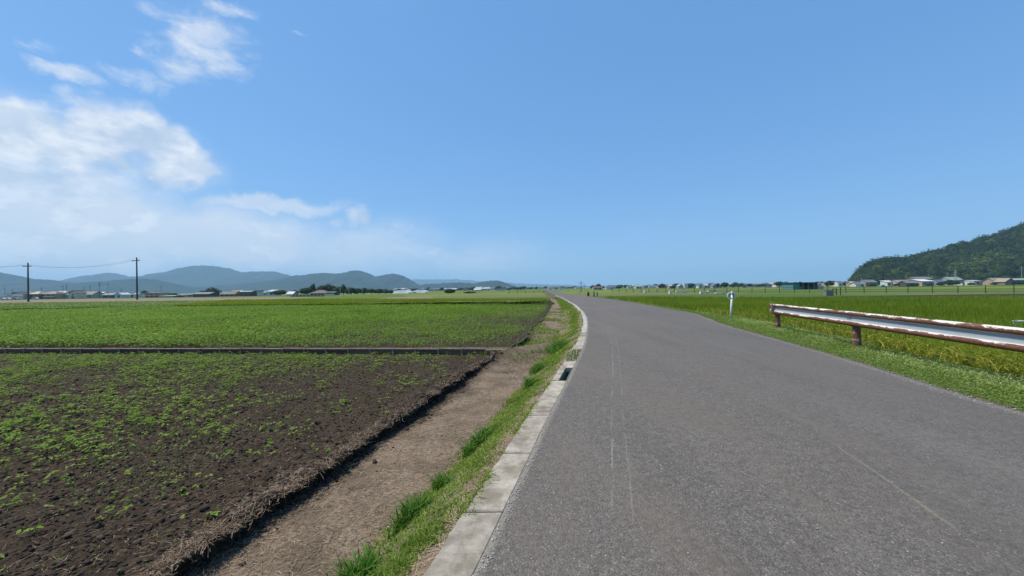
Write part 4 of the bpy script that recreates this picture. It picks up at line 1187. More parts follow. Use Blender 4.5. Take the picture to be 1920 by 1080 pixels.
# keep crowns mostly where the picture can show them
k &= (hxs / hys < 1.62)
hxs, hys, hh_ = hxs[k], hys[k], hh_[k]
rs_ = r_.uniform(4.6, 10.0, len(hxs)) * (.62 + .38 * sstep(0, 14, hh_))
tone = np.clip(.25 + .45 * (fbm(hxs / 28, hh_ / 14, 371, 3) - .35) + r_.normal(0, .24, len(hxs)), 0, 1)
bam = np.exp(-((hxs / hys - 1.27) / .055) ** 2) * np.exp(-((hh_ - 20) / 16) ** 2)
tone = np.clip(tone + .42 * bam, 0, 1)
stuff('forest', crowns(np.stack([hxs, hys, hh_ + rs_ * .35], -1), np.stack([rs_, rs_, rs_ * r_.uniform(.75, 1.15, len(rs_))], -1), 34, rs_ * .30, tone, 379),
      M_WOOD, 'dense evergreen forest covering the hill on the right', 'forest')

# ------------------------------------------------------------------ trees one by one
def tree(px0, px1, ytop, Y, label, tone=.4, shape=1.0, trunk=.14, group=None, lobes=5, nl=90, name='tree'):
    x = xat((px0 + px1) / 2, Y); wdt = (px1 - px0) / FPX * Y; top = zat((px0 + px1) / 2, ytop, Y) + .5
    rr = np.random.RandomState(int(px0 * 7 + Y) % 9999)
    z0 = float(plain_z(0, Y)); top -= z0 + .5; e = empty(name, (x, Y, z0)); tag(e, label, 'tree', group)
    th = top * trunk
    tb = MB(); tb.tube([(0, 0, -.2), (.05 * wdt * rr.uniform(-1, 1), 0, th), (0, 0, top * .6)], [top * .035, top * .026, top * .012], 6)
    for q in range(3):
        a = q * 2.1 + rr.uniform(0, 1)
        tb.tube([(0, 0, th), (math.cos(a) * wdt * .25, math.sin(a) * wdt * .25, top * .6)], [top * .018, top * .006], 5)
    tb.build('trunk', M_BARK, e)
    C = []; R3 = []
    hz_ = top - th
    for q in range(lobes):
        a = q * 2 * math.pi / lobes + rr.uniform(-.4, .4); o_ = 0 if q == 0 else .24 * wdt
        rz = hz_ * rr.uniform(.32, .42) * (1.0 if q else 1.15)
        R_ = wdt * (.30 if q else .33) * rr.uniform(.85, 1.1)
        C.append((math.cos(a) * o_, math.sin(a) * o_, th + hz_ * (.62 if q == 0 else rr.uniform(.36, .52)) * shape)); R3.append((R_, R_, rz))
    V, F, r = join(crowns(np.array(C), np.array(R3), nl, np.full(lobes, wdt * .075), np.clip(tone + rr.normal(0, .08, lobes), 0, 1), int(px0)))
    zmx = V[:, 2].max(); V[:, 2] = th * .5 + (V[:, 2] - th * .5) * (top - th * .5) / (zmx - th * .5)
    xm = np.abs(V[:, 0]).max(); V[:, 0] *= wdt / 2 / xm; V[:, 1] *= wdt / 2 / xm
    link('crown', fast_mesh('crown', V, F, {'rnd': r}), M_CROWN, e)
    return e

# ------------------------------------------------------------------ houses
WALLC = {k: simple(k + "_wall", c, tuple(q * .86 for q in c), .6, .9, .1, .02) for k, c in dict(
    white=(.60, .59, .56), cream=(.58, .50, .38), tan=(.40, .31, .24), brown=(.24, .17, .13), grey=(.34, .34, .34), pink=(.50, .36, .30),
    bluegrey=(.30, .35, .40), dark=(.085, .08, .08), beige=(.48, .44, .37), rust=(.30, .15, .09), teal=(.08, .22, .22), palegreen=(.42, .50, .44)).items()}
def roofmat(name, c):
    m_, t, out = base_mat(name)
    tc_ = t.new('ShaderNodeTexCoord')
    wv_ = t.new('ShaderNodeTexWave'); wv_.inputs['Scale'].default_value = 1.3; t.l.new(tc_.outputs['Object'], wv_.inputs[0])
    n_ = t.noise(tc_.outputs['Object'], .8, 4).outputs[0]
    col = t.mix(t.ss(n_, .3, .7), c, tuple(q * .7 for q in c))
    pbsdf(t, out, col, .55, bumpn(t, wv_.outputs[0], .5, .06), .4)
    return m_
ROOFC = {k: roofmat(k + "_roof", c) for k, c in dict(grey=(.19, .20, .21), darkgrey=(.075, .08, .09), brown=(.13, .095, .08), light=(.48, .48, .47), silver=(.62, .64, .66),
    greenish=(.32, .40, .33), bluegrey=(.13, .16, .20), white=(.78, .78, .77), teal=(.03, .085, .085), tan=(.36, .30, .24), blue=(.10, .16, .30)).items()}
M_WIN = simple("dark_window_glass", (.03, .04, .05), (.05, .06, .07), 2, .15, 0, .01, .6)
M_FRAME = simple("window_frame", (.45, .45, .45), None, 3, .5, 0)
def house(px0, px1, ytop, Y, wall, roof, label, rtype='gable', roofh=.38, floors=2, yaw=0.0, depth=None, group=None, name='house', cat='house', wins=True, along=True, annex=False):
    xm = xat((px0 + px1) / 2, Y); W_ = (px1 - px0) / FPX * Y; zg = float(plain_z(0, Y)); Htot = zat((px0 + px1) / 2, ytop, Y) - zg
    D_ = depth or min(max(6.0, W_ * .7), 10)
    over = min(.45, W_ * .05); W_ -= 2 * over
    Hr = Htot * roofh; He = Htot - Hr
    e = empty(name, (xm, Y + D_ / 2, zg), yaw); tag(e, label, cat, group)
    hw, hd = W_ / 2, D_ / 2
    wb = MB(); wb.box(-hw, hw, -hd, hd, -.3, He)
    if rtype == 'gable':
        if along:   # ridge parallel to the picture
            for s in (-1, 1):
                wb.add([(s * hw, -hd, He), (s * hw, hd, He), (s * hw, 0, He + Hr * .93), (s * (hw - .1), -hd, He), (s * (hw - .1), hd, He), (s * (hw - .1), 0, He + Hr * .93)],
                       [(0, 1, 2), (5, 4, 3), (0, 2, 5, 3), (1, 4, 5, 2), (0, 3, 4, 1)])
        else:
            for s in (-1, 1):
                wb.add([(-hw, s * hd, He), (hw, s * hd, He), (0, s * hd, He + Hr * .93), (-hw, s * (hd - .1), He), (hw, s * (hd - .1), He), (0, s * (hd - .1), He + Hr * .93)],
                       [(0, 1, 2), (5, 4, 3), (0, 2, 5, 3), (1, 4, 5, 2), (0, 3, 4, 1)])
    wb.build('wall', WALLC[wall], e)
    rb = MB(); a, b = hw + over, hd + .5; th = .14
    def slab(pts):
        t_ = [(x, y, z) for x, y, z in pts]; u_ = [(x, y, z + th) for x, y, z in pts]
        n_ = len(pts)
        rb.add(t_ + u_, [tuple(range(n_))[::-1], tuple(range(n_, 2 * n_))] + [(q, (q + 1) % n_, n_ + (q + 1) % n_, n_ + q) for q in range(n_)])
    z0 = He + .01; z1 = Htot - th
    if rtype == 'gable' and along:
        slab([(-a, -b, z0), (a, -b, z0), (a, 0, z1), (-a, 0, z1)]); slab([(-a, 0, z1), (a, 0, z1), (a, b, z0), (-a, b, z0)])
        rb.box(-a, a, -.15, .15, z1 + th * .7, z1 + th + .1)
    elif rtype == 'gable':
        slab([(-a, -b, z0), (0, -b, z1), (0, b, z1), (-a, b, z0)]); slab([(0, -b, z1), (a, -b, z0), (a, b, z0), (0, b, z1)])
        rb.box(-.15, .15, -b, b, z1 + th * .7, z1 + th + .1)
    elif rtype == 'hip':
        rl = max(a - b, a * .25)
        slab([(-a, -b, z0), (a, -b, z0), (rl, 0, z1), (-rl, 0, z1)]); slab([(-rl, 0, z1), (rl, 0, z1), (a, b, z0), (-a, b, z0)])
        slab([(-a, -b, z0), (-rl, 0, z1), (-a, b, z0)]); slab([(a, -b, z0), (a, b, z0), (rl, 0, z1)])
        rb.box(-rl, rl, -.15, .15, z1 + th * .7, z1 + th + .1)
    elif rtype == 'shed':
        rb.add([(-a, -b, z0), (a, -b, z0), (a, b, z1), (-a, b, z1), (-a, -b, z0 + th), (a, -b, z0 + th), (a, b, z1 + th), (-a, b, z1 + th)],
               [(3, 2, 1, 0), (4, 5, 6, 7), (0, 1, 5, 4), (1, 2, 6, 5), (2, 3, 7, 6), (3, 0, 4, 7)])
        wb2 = MB(); wb2.add([(-hw, -hd, He), (hw, -hd, He), (hw, hd, He), (-hw, hd, He), (-hw, -hd, He + .01), (hw, -hd, He + .01), (hw, hd, z1), (-hw, hd, z1)],
               [(3, 2, 1, 0), (4, 5, 6, 7), (0, 1, 5, 4), (1, 2, 6, 5), (2, 3, 7, 6), (3, 0, 4, 7)])
        wb2.build('upper_wall', WALLC[wall], e)
    else:
        rb.box(-a * .99, a * .99, -hd - .1, hd + .1, He, Htot)
    rb.build('roof', ROOFC[roof], e)
    if floors == 2 and annex:
        mb = MB(); mb.add([(-a - .4, -b - 1.6, He * .46), (a + .4, -b - 1.6, He * .46), (a * .98, -hd - .005, He * .60), (-a * .98, -hd - .005, He * .60)], [(0, 1, 2, 3), (3, 2, 1, 0)]) if False else None
        mb = MB(); mb.add([(-a, -hd - 1.6, He * .46), (a, -hd - 1.6, He * .46), (a, -hd - .004, He * .58), (-a, -hd - .004, He * .58),
                           (-a, -hd - 1.6, He * .48), (a, -hd - 1.6, He * .48), (a, -hd - .004, He * .60), (-a, -hd - .004, He * .60)],
                          [(3, 2, 1, 0), (4, 5, 6, 7), (0, 1, 5, 4), (1, 2, 6, 5), (2, 3, 7, 6), (3, 0, 4, 7)])
        mb.build('lower_roof', ROOFC[roof], e)
    if wins:
        nwin = max(1, int(W_ / 3.4))
        for f in range(floors):
            zc = He * ((f + .52) / floors)
            for q in range(nwin):
                if random.random() < .12: continue
                xc = -hw + (q + .5) * W_ / nwin + random.uniform(-.3, .3); ww = random.choice([.55, .8, 1.0]); wh = .55 if f else .75
                fr = MB().box(xc - ww - .09, xc + ww + .09, -hd - .05, -hd - .002, zc - wh - .09, zc + wh + .09).build('window', M_FRAME, e)
                MB().box(xc - ww, xc + ww, -hd - .075, -hd - .052, zc - wh, zc + wh).build('pane', M_WIN, fr)
    return e

# left village, from the left edge towards the centre
house(-60, -22, 546, 250, 'cream', 'brown', 'cream house beyond the left frame edge') if False else None
house(0, 7, 553.5, 240, 'white', 'darkgrey', 'white low house cut by the left edge of the picture', roofh=.3, floors=1)
house(8, 22, 552.0, 245, 'white', 'grey', 'white low house second from the left edge', roofh=.3, floors=1, along=False)
house(20, 36, 547.5, 262, 'grey', 'darkgrey', 'grey two storey house third from the left edge', roofh=.35, along=False)
house(34, 54, 546.5, 268, 'white', 'tan', 'white two storey house with tan roof left of the shorter utility pole', rtype='hip', annex=True)
house(54, 74, 546.0, 268, 'brown', 'tan', 'brown walled house with tan hip roof just right of the shorter utility pole', rtype='hip')
house(75, 106, 546.0, 270, 'tan', 'brown', 'long tan two storey house with dark brown hip roof', rtype='hip', annex=True)
house(96, 119, 545.2, 320, 'white', 'light', 'house with a pale flat looking roof behind the tan house', roofh=.5)
house(110, 128, 548.0, 275, 'bluegrey', 'bluegrey', 'blue grey shed with slanted roof left of the cream gable house', rtype='shed', roofh=.45, floors=1)
house(128, 145, 544.8, 268, 'cream', 'brown', 'cream house with its gable facing the fields', along=False, roofh=.36)
house(144, 174, 546.2, 285, 'grey', 'darkgrey', 'long grey house with dark roof right of the cream gable house', roofh=.5, floors=1)
house(172, 192, 547.2, 300, 'beige', 'light', 'low building with light roof left of the thin power poles', roofh=.35, floors=1)
house(191, 214, 549.0, 280, 'dark', 'bluegrey', 'dark low shed right of the thin power poles', roofh=.45, floors=1)
house(214, 230, 548.6, 270, 'white', 'silver', 'small white house with silver roof left of the taller utility pole', roofh=.4, floors=1, along=False)
house(232, 248, 550.0, 290, 'dark', 'darkgrey', 'dark low shed just left of the taller utility pole', roofh=.4, floors=1)
house(249, 257, 549.3, 280, 'white', 'light', 'tiny white shed hidden partly by the taller utility pole', roofh=.3, floors=1, wins=False)
house(258, 269, 550.5, 290, 'white', 'grey', 'small white shed just right of the taller utility pole', roofh=.4, floors=1, wins=False)
house(270, 299, 547.4, 270, 'pink', 'brown', 'pink walled two storey house with flat brown roof', rtype='hip', roofh=.22, annex=True)
house(297, 330, 553.6, 240, 'palegreen', 'greenish', 'long pale green low greenhouse in front of the trees', rtype='shed', roofh=.35, floors=1, wins=False, cat='greenhouse', name='greenhouse')
house(332, 362, 549.8, 275, 'grey', 'bluegrey', 'long low grey barn left of the round tree', roofh=.45, floors=1)
house(360, 394, 547.8, 255, 'dark', 'grey', 'open dark barn with long grey roof in front of the round tree', roofh=.42, floors=1)
house(411, 441, 545.8, 265, 'rust', 'darkgrey', 'rusty walled barn with steep dark roof right of the round tree', roofh=.62, floors=1)
house(430, 452, 544.0, 300, 'tan', 'tan', 'tan roofed barn behind the dark roofed one', roofh=.5, floors=1)
house(449, 472, 545.2, 262, 'dark', 'greenish', 'dark barn with pale green roof', roofh=.22, floors=1, along=True)
house(469, 485, 544.6, 285, 'white', 'grey', 'white carport like shed with grey flat roof', rtype='flat', roofh=.2, floors=1)
house(484, 499, 545.0, 300, 'bluegrey', 'bluegrey', 'blue grey barn left of the bright white house', roofh=.5, floors=1)
house(499, 518, 543.2, 270, 'white', 'silver', 'bright white house left of the bushy tree', rtype='shed', roofh=.3, floors=1)
house(536, 550, 546.2, 255, 'grey', 'silver', 'low shed with bright silver roof left of the dense grove', roofh=.7, floors=1, wins=False)
house(580, 614, 543.6, 215, 'brown', 'brown', 'old brown house with broad tiled roof in front of the dense grove', rtype='hip', roofh=.62, floors=1)
house(612, 628, 546.0, 225, 'dark', 'darkgrey', 'dark shed attached to the right of the brown tiled house', roofh=.45, floors=1, wins=False)
# polytunnels
M_FILM = simple("white_plastic_film", (.80, .80, .80), (.70, .71, .72), .5, .4, 0)
def tunnel(px0, px1, ytop, Y, label):
    W_ = (px1 - px0) / FPX * Y; zg = float(plain_z(0, Y)); H_ = zat(px0, ytop, Y) - zg; e = empty('polytunnel', (xat((px0 + px1) / 2, Y), Y, zg)); tag(e, label, 'greenhouse')
    mb = MB(); n_ = 14; D_ = 14.0
    for s_, xx in ((0, 1), ):
        pass
    ring = []
    for k_ in range(n_ + 1):
        a = math.pi * k_ / n_; ring.append((-W_ / 2 * math.cos(a), H_ * math.sin(a) ** .75))
    vs_ = [(x, -D_ / 2, z) for x, z in ring] + [(x * .93, -D_ / 2 - 1, z * .0) for x, z in ring] + [(x, D_ / 2, z) for x, z in ring]
    m1 = n_ + 1
    fs_ = [(k_, k_ + 1, 2 * m1 + k_ + 1, 2 * m1 + k_) for k_ in range(n_)] + [(k_, m1 + k_, m1 + k_ + 1, k_ + 1) for k_ in range(n_)] + [tuple(2 * m1 + k_ for k_ in range(m1))]
    mb.add(vs_, fs_); mb.build('film_cover', M_FILM, e, smooth=False)
    hb = MB()
    for k_ in range(6):
        yy = -D_ / 2 + k_ * D_ / 5
        hb.tube([(x * 1.004, yy, z * 1.006 + .01) for x, z in ring], .03, 4)
    hb.build('hoops', M_FRAME, e)
tunnel(739, 771, 544.4, 330, 'left and larger of the two white plastic greenhouses')
tunnel(777, 801, 544.0, 360, 'right and smaller of the two white plastic greenhouses')
house(733, 742, 545.5, 345, 'bluegrey', 'bluegrey', 'small blue grey shed touching the left white greenhouse', roofh=.4, floors=1, wins=False)
house(768, 779, 547, 350, 'beige', 'grey', 'tiny shed between the two white greenhouses', roofh=.4, floors=1, wins=False)

# trees of the left half
tree(262, 278, 543.4, 330, 'dark rounded tree behind the pink house', .3)
tree(306, 322, 549.0, 290, 'low dark tree behind the pale green greenhouse', .3)
tree(319, 335, 549.0, 285, 'second low dark tree behind the pale green greenhouse', .35)
tree(326, 345, 552.5, 235, 'small light green bush at the right end of the greenhouse', .8, trunk=.05)
tree(372, 386, 543.8, 330, 'small tree peeking out left of the big round one', .35)
tree(382, 412, 537.8, 285, 'big round dark tree between the barns', .3, nl=160)
tree(238, 247, 549.0, 300, 'tiny dark tree left of the taller utility pole', .3)
tree(512, 538, 542.5, 262, 'bushy broad green tree right of the bright white house', .6, trunk=.06, nl=130)
tree(545, 562, 543.0, 300, 'small round tree behind the silver roofed shed', .4)
grove = [(564, 586, 536.5, 230, .45, 'leafy tree at the left end of the dense grove'), (583, 592, 529.5, 250, .2, 'tall narrow conifer standing out of the grove'),
         (596, 612, 532.0, 260, .3, 'dark tall tree behind the brown tiled house'), (608, 626, 530.5, 262, .35, 'highest broad tree of the grove'), (620, 630, 534.0, 268, .4, 'tree right beside the highest one of the grove'),
         (626, 645, 536.5, 250, .5, 'lighter tree in the middle of the grove'), (638, 650, 531.5, 262, .2, 'dark round headed tree behind the tall white pole'),
         (650, 666, 537.5, 255, .45, 'medium tree right of the tall white pole'), (662, 678, 539.0, 262, .4, 'grove tree left of the second white pole'),
         (676, 690, 538.0, 270, .35, 'grove tree right of the second white pole'), (688, 704, 540.5, 268, .4, 'lower tree in the right half of the grove'),
         (702, 718, 541.0, 275, .35, 'low tree left of the third white pole'), (714, 730, 541.5, 280, .4, 'low tree right of the third white pole'), (728, 737, 543.0, 290, .4, 'last small tree at the right end of the grove')]
for a in grove: tree(a[0] - 3.5, a[1] + 3.5, a[2], a[3], a[5], a[4], trunk=.07, nl=110)
tree(592, 606, 535, 245, 'shorter tree between the conifer and the brown house roof', .55, trunk=.08)
tree(832, 859, 541.2, 200, 'dark round bush standing alone left of the road', .35, trunk=.05, nl=170)
tree(868, 896, 545.8, 205, 'low spreading bush right of the lone dark bush', .55, trunk=.03, nl=120)

# distant band of houses and trees left and right of the road end
rb_ = random.Random(5)
ORD = 'first second third fourth fifth sixth seventh eighth ninth tenth eleventh twelfth thirteenth fourteenth fifteenth sixteenth seventeenth eighteenth nineteenth twentieth'.split()
ORD += ['twenty ' + x for x in ORD[:9]] + ['thirtieth'] + ['thirty ' + x for x in ORD[:9]]
def band(x0, x1, Y0, Y1, n, yrel, gname, hlabel, tlabel, tr=.45):
    nt_ = nh_ = 0
    for k_ in range(n):
        px = x0 + (x1 - x0) * (k_ + rb_.uniform(.1, .9)) / n
        Y = rb_.uniform(Y0, Y1)
        if rb_.random() < tr:
            wpx = rb_.uniform(8, 22); tree(px - wpx / 2, px + wpx / 2, hz(px) - rb_.uniform(*yrel) * rb_.uniform(.9, 1.25), Y, tlabel + ', ' + ORD[nt_] + ' from the left', rb_.uniform(.2, .45), trunk=.06, group='trees of ' + gname, lobes=3, nl=36); nt_ += 1
        else:
            wpx = rb_.uniform(9, 20)
            house(px - wpx / 2, px + wpx / 2, hz(px) - rb_.uniform(*yrel) * .85, Y, rb_.choice(['white', 'beige', 'grey', 'white', 'tan', 'bluegrey']), rb_.choice(['grey', 'darkgrey', 'bluegrey', 'brown', 'light', 'grey']),
                  hlabel + ', ' + ORD[nh_] + ' from the left', rtype=rb_.choice(['gable', 'hip', 'gable']), roofh=rb_.uniform(.35, .5), floors=rb_.choice([1, 2]), group='houses of ' + gname, along=rb_.random() < .7, wins=rb_.random() < .5); nh_ += 1
band(742, 985, 560, 900, 46, (2.2, 5.2), 'the far village left of the road', 'small distant house in the far village left of the road', 'small distant tree in the far village left of the road', .55)
band(985, 1090, 700, 1200, 16, (1.6, 3.6), 'the far village at the road end', 'tiny distant house around the end of the road', 'tiny distant tree around the end of the road', .6)
band(1130, 1260, 560, 760, 20, (2.5, 5.0), 'the far village right of the road', 'small distant house in the far village right of the road', 'small distant tree in the far village right of the road', .4)
band(1255, 1500, 420, 560, 42, (2.5, 6.0), 'the village behind the long fence', 'small distant house in the village behind the long fence', 'small distant tree in the village behind the long fence', .42)
band(1535, 1620, 380, 470, 14, (2.5, 6.5), 'the village left of the wooded hill', 'small distant house just left of the wooded hill', 'small distant tree just left of the wooded hill', .4)
house(888, 902, 541.0, 420, 'white', 'white', 'white walled house left of the road below the small isolated hill', roofh=.4, wins=False)
house(931, 950, 540.2, 520, 'beige', 'grey', 'long pale building below the isolated hill', rtype='flat', roofh=.2, wins=False, floors=1)
house(1027, 1040, 538.2, 420, 'white', 'white', 'bright white building straight above the end of the road', rtype='flat', roofh=.2, floors=1, wins=False)
house(1047, 1057, 539.2, 620, 'white', 'silver', 'small white building right of the bright one above the road end', rtype='flat', roofh=.2, floors=1, wins=False)
tree(1106, 1118, 534.0, 430, 'smaller dark tree at the left end of the tree clump right of the poles', .25)
tree(1114, 1131, 531.5, 430, 'larger dark tree of the clump right of the poles', .25, nl=120)
house(1112, 1130, 536.6, 400, 'tan', 'brown', 'small brown roofed house in front of the tree clump', roofh=.5, floors=1)
house(1136, 1150, 536.8, 420, 'white', 'white', 'white low building right of the tree clump', rtype='flat', roofh=.3, floors=1)
house(1192, 1205, 534.4, 520, 'greenish' if False else 'beige', 'greenish', 'low hall with pale green roof right of the road', roofh=.4, floors=1)
tree(1234, 1250, 531.2, 430, 'dark pointed tree right of the long far village', .22, nl=110)
house(1283, 1290, 531.6, 450, 'white', 'white', 'slim white two storey house behind the fence', rtype='flat', roofh=.12, wins=False)
tree(1352, 1366, 528.6, 420, 'dome shaped tree standing above the village left of the round sign', .3)
tree(1452, 1472, 526.8, 380, 'broad dark tree left of the teal shed', .25, nl=130)
tree(1496, 1505, 526.6, 300, 'dark tree showing above the teal shed roof', .25)
tree(1546, 1564, 525.6, 380, 'pointed dark tree right of the teal shed', .25, nl=110)
# teal shed
SY = 150.0
ts = empty('field_shed', (xat(1510, SY), SY + 3, -.5)); tag(ts, 'teal farm shed with open dark front and flat dark roof', 'shed')
sw = (1533 - 1487) / FPX * SY; sh = zat(1510, 529.3, SY) + .5
M_TEAL = WALLC['teal']
MB().box(-sw / 2, -sw / 2 + .1, -3, 3, -.2, sh - .25).build('side_wall', M_TEAL, ts)
MB().box(sw / 2 - .1, sw / 2, -3, 3, -.2, sh - .25).build('side_wall', M_TEAL, ts)
MB().box(-sw / 2 + .1, sw / 2 - .1, 2.9, 3, -.2, sh - .25).build('back_wall', M_TEAL, ts)
MB().box(-sw / 2 + .1, -sw / 2 + sw * .27, -3, -2.9, -.2, sh - .35).build('front_panel', M_TEAL, ts)
MB().box(-sw / 2 - .4, sw / 2 + .25, -3.5, 3.3, sh - .25, sh).build('roof', ROOFC['teal'], ts)
for q in (.42, .62, .86): MB().box(-sw / 2 + sw * q - .09, -sw / 2 + sw * q + .09, -3, -2.85, -.2, sh - .25).build('post', WALLC['grey'], ts)
MB().box(-sw * .1, sw * .1, 0, 1.2, -.2, 1.1).build('stored_crate', WALLC['bluegrey'], ts)
house(1533.5, 1545, 536.0, 150, 'beige', 'light', 'cream box shed right next to the teal shed', rtype='flat', roofh=.15, floors=1, depth=2, wins=False)
# village below the wooded hill
house(1604, 1622, 529.2, 330, 'white', 'grey', 'low white house at the foot of the hill, farthest left', roofh=.5, floors=1)
house(1622, 1645, 524.2, 340, 'grey', 'grey', 'grey roofed house behind thin white poles below the hill', roofh=.42, annex=True)
house(1608, 1626, 527.5, 350, 'beige', 'bluegrey', 'low roofed house left of the grey roofed house below the hill', roofh=.5, floors=1)
house(1663, 1681, 525.6, 310, 'white', 'silver', 'white shed with sloping silver roof below the hill', rtype='shed', roofh=.3, floors=1)
house(1680, 1700, 524.0, 335, 'bluegrey', 'blue', 'house with blue grey roof behind the white shed', roofh=.45, floors=1)
house(1684, 1712, 524.6, 305, 'beige', 'tan', 'long beige house with tan tiled roof', roofh=.5, floors=1)
house(1699, 1722, 526.2, 290, 'dark', 'grey', 'low dark house in front of the long beige one', roofh=.45, floors=1)
house(1716, 1750, 518.6, 320, 'brown', 'grey', 'tallest two storey house with grey tiled roof below the hill', roofh=.28, annex=True)
house(1716, 1730, 526.0, 300, 'rust', 'tan', 'small reddish house left of the white roofed one', roofh=.4, floors=1)
house(1728, 1753, 523.2, 296, 'tan', 'white', 'house with a bright white roof in front of the tallest house', rtype='shed', roofh=.32, floors=1)
house(1758, 1773, 523.8, 320, 'bluegrey', 'bluegrey', 'blue grey house right of the bright white roof', roofh=.4)
house(1780, 1806, 518.9, 350, 'grey', 'greenish', 'house with pale roof half hidden behind dark shrubs', roofh=.4)
house(1804, 1822, 526.8, 310, 'white', 'darkgrey', 'low white wall with dark roof behind the dark shrubs', roofh=.5, floors=1)
house(1825, 1842, 525.0, 300, 'white', 'white', 'small white house alone at the foot of the hill', rtype='shed', roofh=.15, floors=1)
house(1864, 1890, 520.6, 290, 'tan', 'tan', 'large farmhouse with long tan roof near the right edge', roofh=.5, floors=1)
house(1883, 1905, 521.4, 282, 'brown', 'tan', 'farmhouse wing with its brown gable facing the fields', roofh=.55, floors=1, along=False)
house(1900, 1945, 521.6, 300, 'dark', 'greenish', 'long dark barn with pale roof cut by the right edge', roofh=.3, floors=1)
for a in [(1772, 1790, 523.5, 305, .25, 'dark shrub left of the thin lattice mast'), (1786, 1800, 525, 300, .3, 'dark shrub right of the thin lattice mast'), (1798, 1812, 524, 315, .2, 'dark shrub left of the low white wall'),
          (1842, 1858, 522.5, 300, .5, 'light green shrub right of the small white house'), (1852, 1868, 517.5, 310, .4, 'tall shrub left of the large farmhouse'), (1738, 1748, 531, 285, .35, 'low hedge bush in front of the bright white roof'),
          (1652, 1662, 529, 330, .3, 'dark bush left of the white shed'),  (1905, 1925, 527, 280, .5, 'green bush in front of the long dark barn'),
          (1630, 1642, 530.5, 300, .35, 'low bush in front of the grey roofed house below the hill'), (1700, 1711, 531.5, 280, .3, 'low dark hedge bush in front of the low dark house'), (1712, 1724, 530.5, 288, .4, 'hedge bush between low dark house and white roofed house'),
          (1755, 1768, 529.5, 290, .3, 'bush in front of the blue grey house below the hill'), (1815, 1826, 529, 285, .35, 'bush left of the small lone white house'), (1858, 1870, 528.5, 275, .45, 'low bush at the left corner of the large farmhouse'), (1676, 1686, 531, 295, .35, 'low bush in front of the white shed below the hill')]:
    tree(a[0], a[1], a[2], a[3], a[5], a[4], trunk=.05)
# light teal car and pale low wall under the hill
M_CAR = simple("teal_car_paint", (.10, .42, .42), None, 1, .3, 0, .01, .5)
M_TYRE = simple("tyre_rubber", (.02, .02, .02), None, 4, .8, 0)
def car(px, Y, matb, label):
    e = empty('parked_car', (xat(px, Y), Y, float(plain_z(0, Y)))); tag(e, label, 'car')
    b = MB(); prof = [(-1.7, .28), (-1.7, .75), (-1.55, .92), (-1.2, 1.5), (.75, 1.5), (1.15, .95), (1.62, .85), (1.7, .6), (1.7, .28)]
    n_ = len(prof); b.add([(x, -.72, z) for x, z in prof] + [(x, .72, z) for x, z in prof], [tuple(range(n_)), tuple(range(2 * n_ - 1, n_ - 1, -1))] + [(q, n_ + q, n_ + (q + 1) % n_, (q + 1) % n_) for q in range(n_)])
    b.build('body', matb, e, bevel=.04)
    wv_ = MB(); wv_.add([(-1.15, -.775, .95), (.95, -.775, .95), (.68, -.775, 1.4), (-1.02, -.775, 1.4), (-1.15, -.765, .95), (.95, -.765, .95), (.68, -.765, 1.4), (-1.02, -.765, 1.4)],
                        [(0, 1, 2, 3), (7, 6, 5, 4), (0, 4, 5, 1), (1, 5, 6, 2), (2, 6, 7, 3), (3, 7, 4, 0)]); wv_.build('side_window', M_WIN, e)
    for x_ in (-1.1, 1.1):
        for y_ in (-.66, .66): MB().tube([(x_, y_ - .09, .28), (x_, y_ + .09, .28)], .28, 12).build('wheel', M_TYRE, e)
car(1654.5, 255, M_CAR, 'small teal car parked in the fields below the hill')
M_WHITEP = simple("white_car_paint", (.7, .7, .7), None, 1, .3, 0, .01, .5)
car(4, 205, M_WHITEP, 'white car at the left edge in front of the village')
car(14, 212, M_WHITEP, 'white car parked second from the left edge of the village')
M_SILV = simple("silver_car_paint", (.35, .38, .42), None, 1, .3, 0, .01, .5)
car(66, 235, M_WHITEP, 'white car in front of the brown walled house')
car(29, 222, M_SILV, 'silver grey car in front of the grey two storey house')

# ------------------------------------------------------------------ poles and wires
M_POLE = simple("dark_pole", (.085, .065, .055), (.06, .045, .04), 2, .8, .1)
M_CPOLE = simple("concrete_pole", (.46, .45, .43), (.36, .35, .34), 2, .85, .1)
M_WIRE = simple("black_cable", (.03, .03, .035), None, 1, .6, 0)
M_INS = simple("insulator", (.30, .29, .28), None, 1, .4, 0)
def upole(px, Y, ytop, label, arm=1.1, rad=.17, mat=None, arms=1, group=None, z0=None):
    z0 = float(plain_z(0, Y)) if z0 is None else z0
    mat = mat or M_POLE
    H_ = zat(px, ytop, Y) - z0
    e = empty('utility_pole', (xat(px, Y), Y, z0)); tag(e, label, 'utility pole', group)
    MB().tube([(0, 0, -.3), (0, 0, H_)], [rad, rad * .62], 10).build('pole_shaft', mat, e, smooth=False)
    for q in range(arms):
        za = H_ - 1.1 - q * 1.1
        MB().box(-arm, arm, -.05 - rad * .8 - .1, -rad * .8, za - .06 - rad * .25, za + .06).build('crossarm', mat, e)
        for s in (-.92, -.5, .5, .92):
            MB().tube([(s * arm, -rad * .8 - .07, za + .062), (s * arm, -rad * .8 - .07, za + .30)], [.05, .035], 8).build('insulator', M_INS, e)
    return e, H_ + z0
_, h1 = upole(53, 116, 492.5, 'shorter dark utility pole near the left edge', 1.35, .24)
_, h2 = upole(257, 126, 482.5, 'taller dark utility pole with crossarm before the blue mountains', 1.35, .26)
x1_, x2_ = xat(53, 116), xat(257, 126)
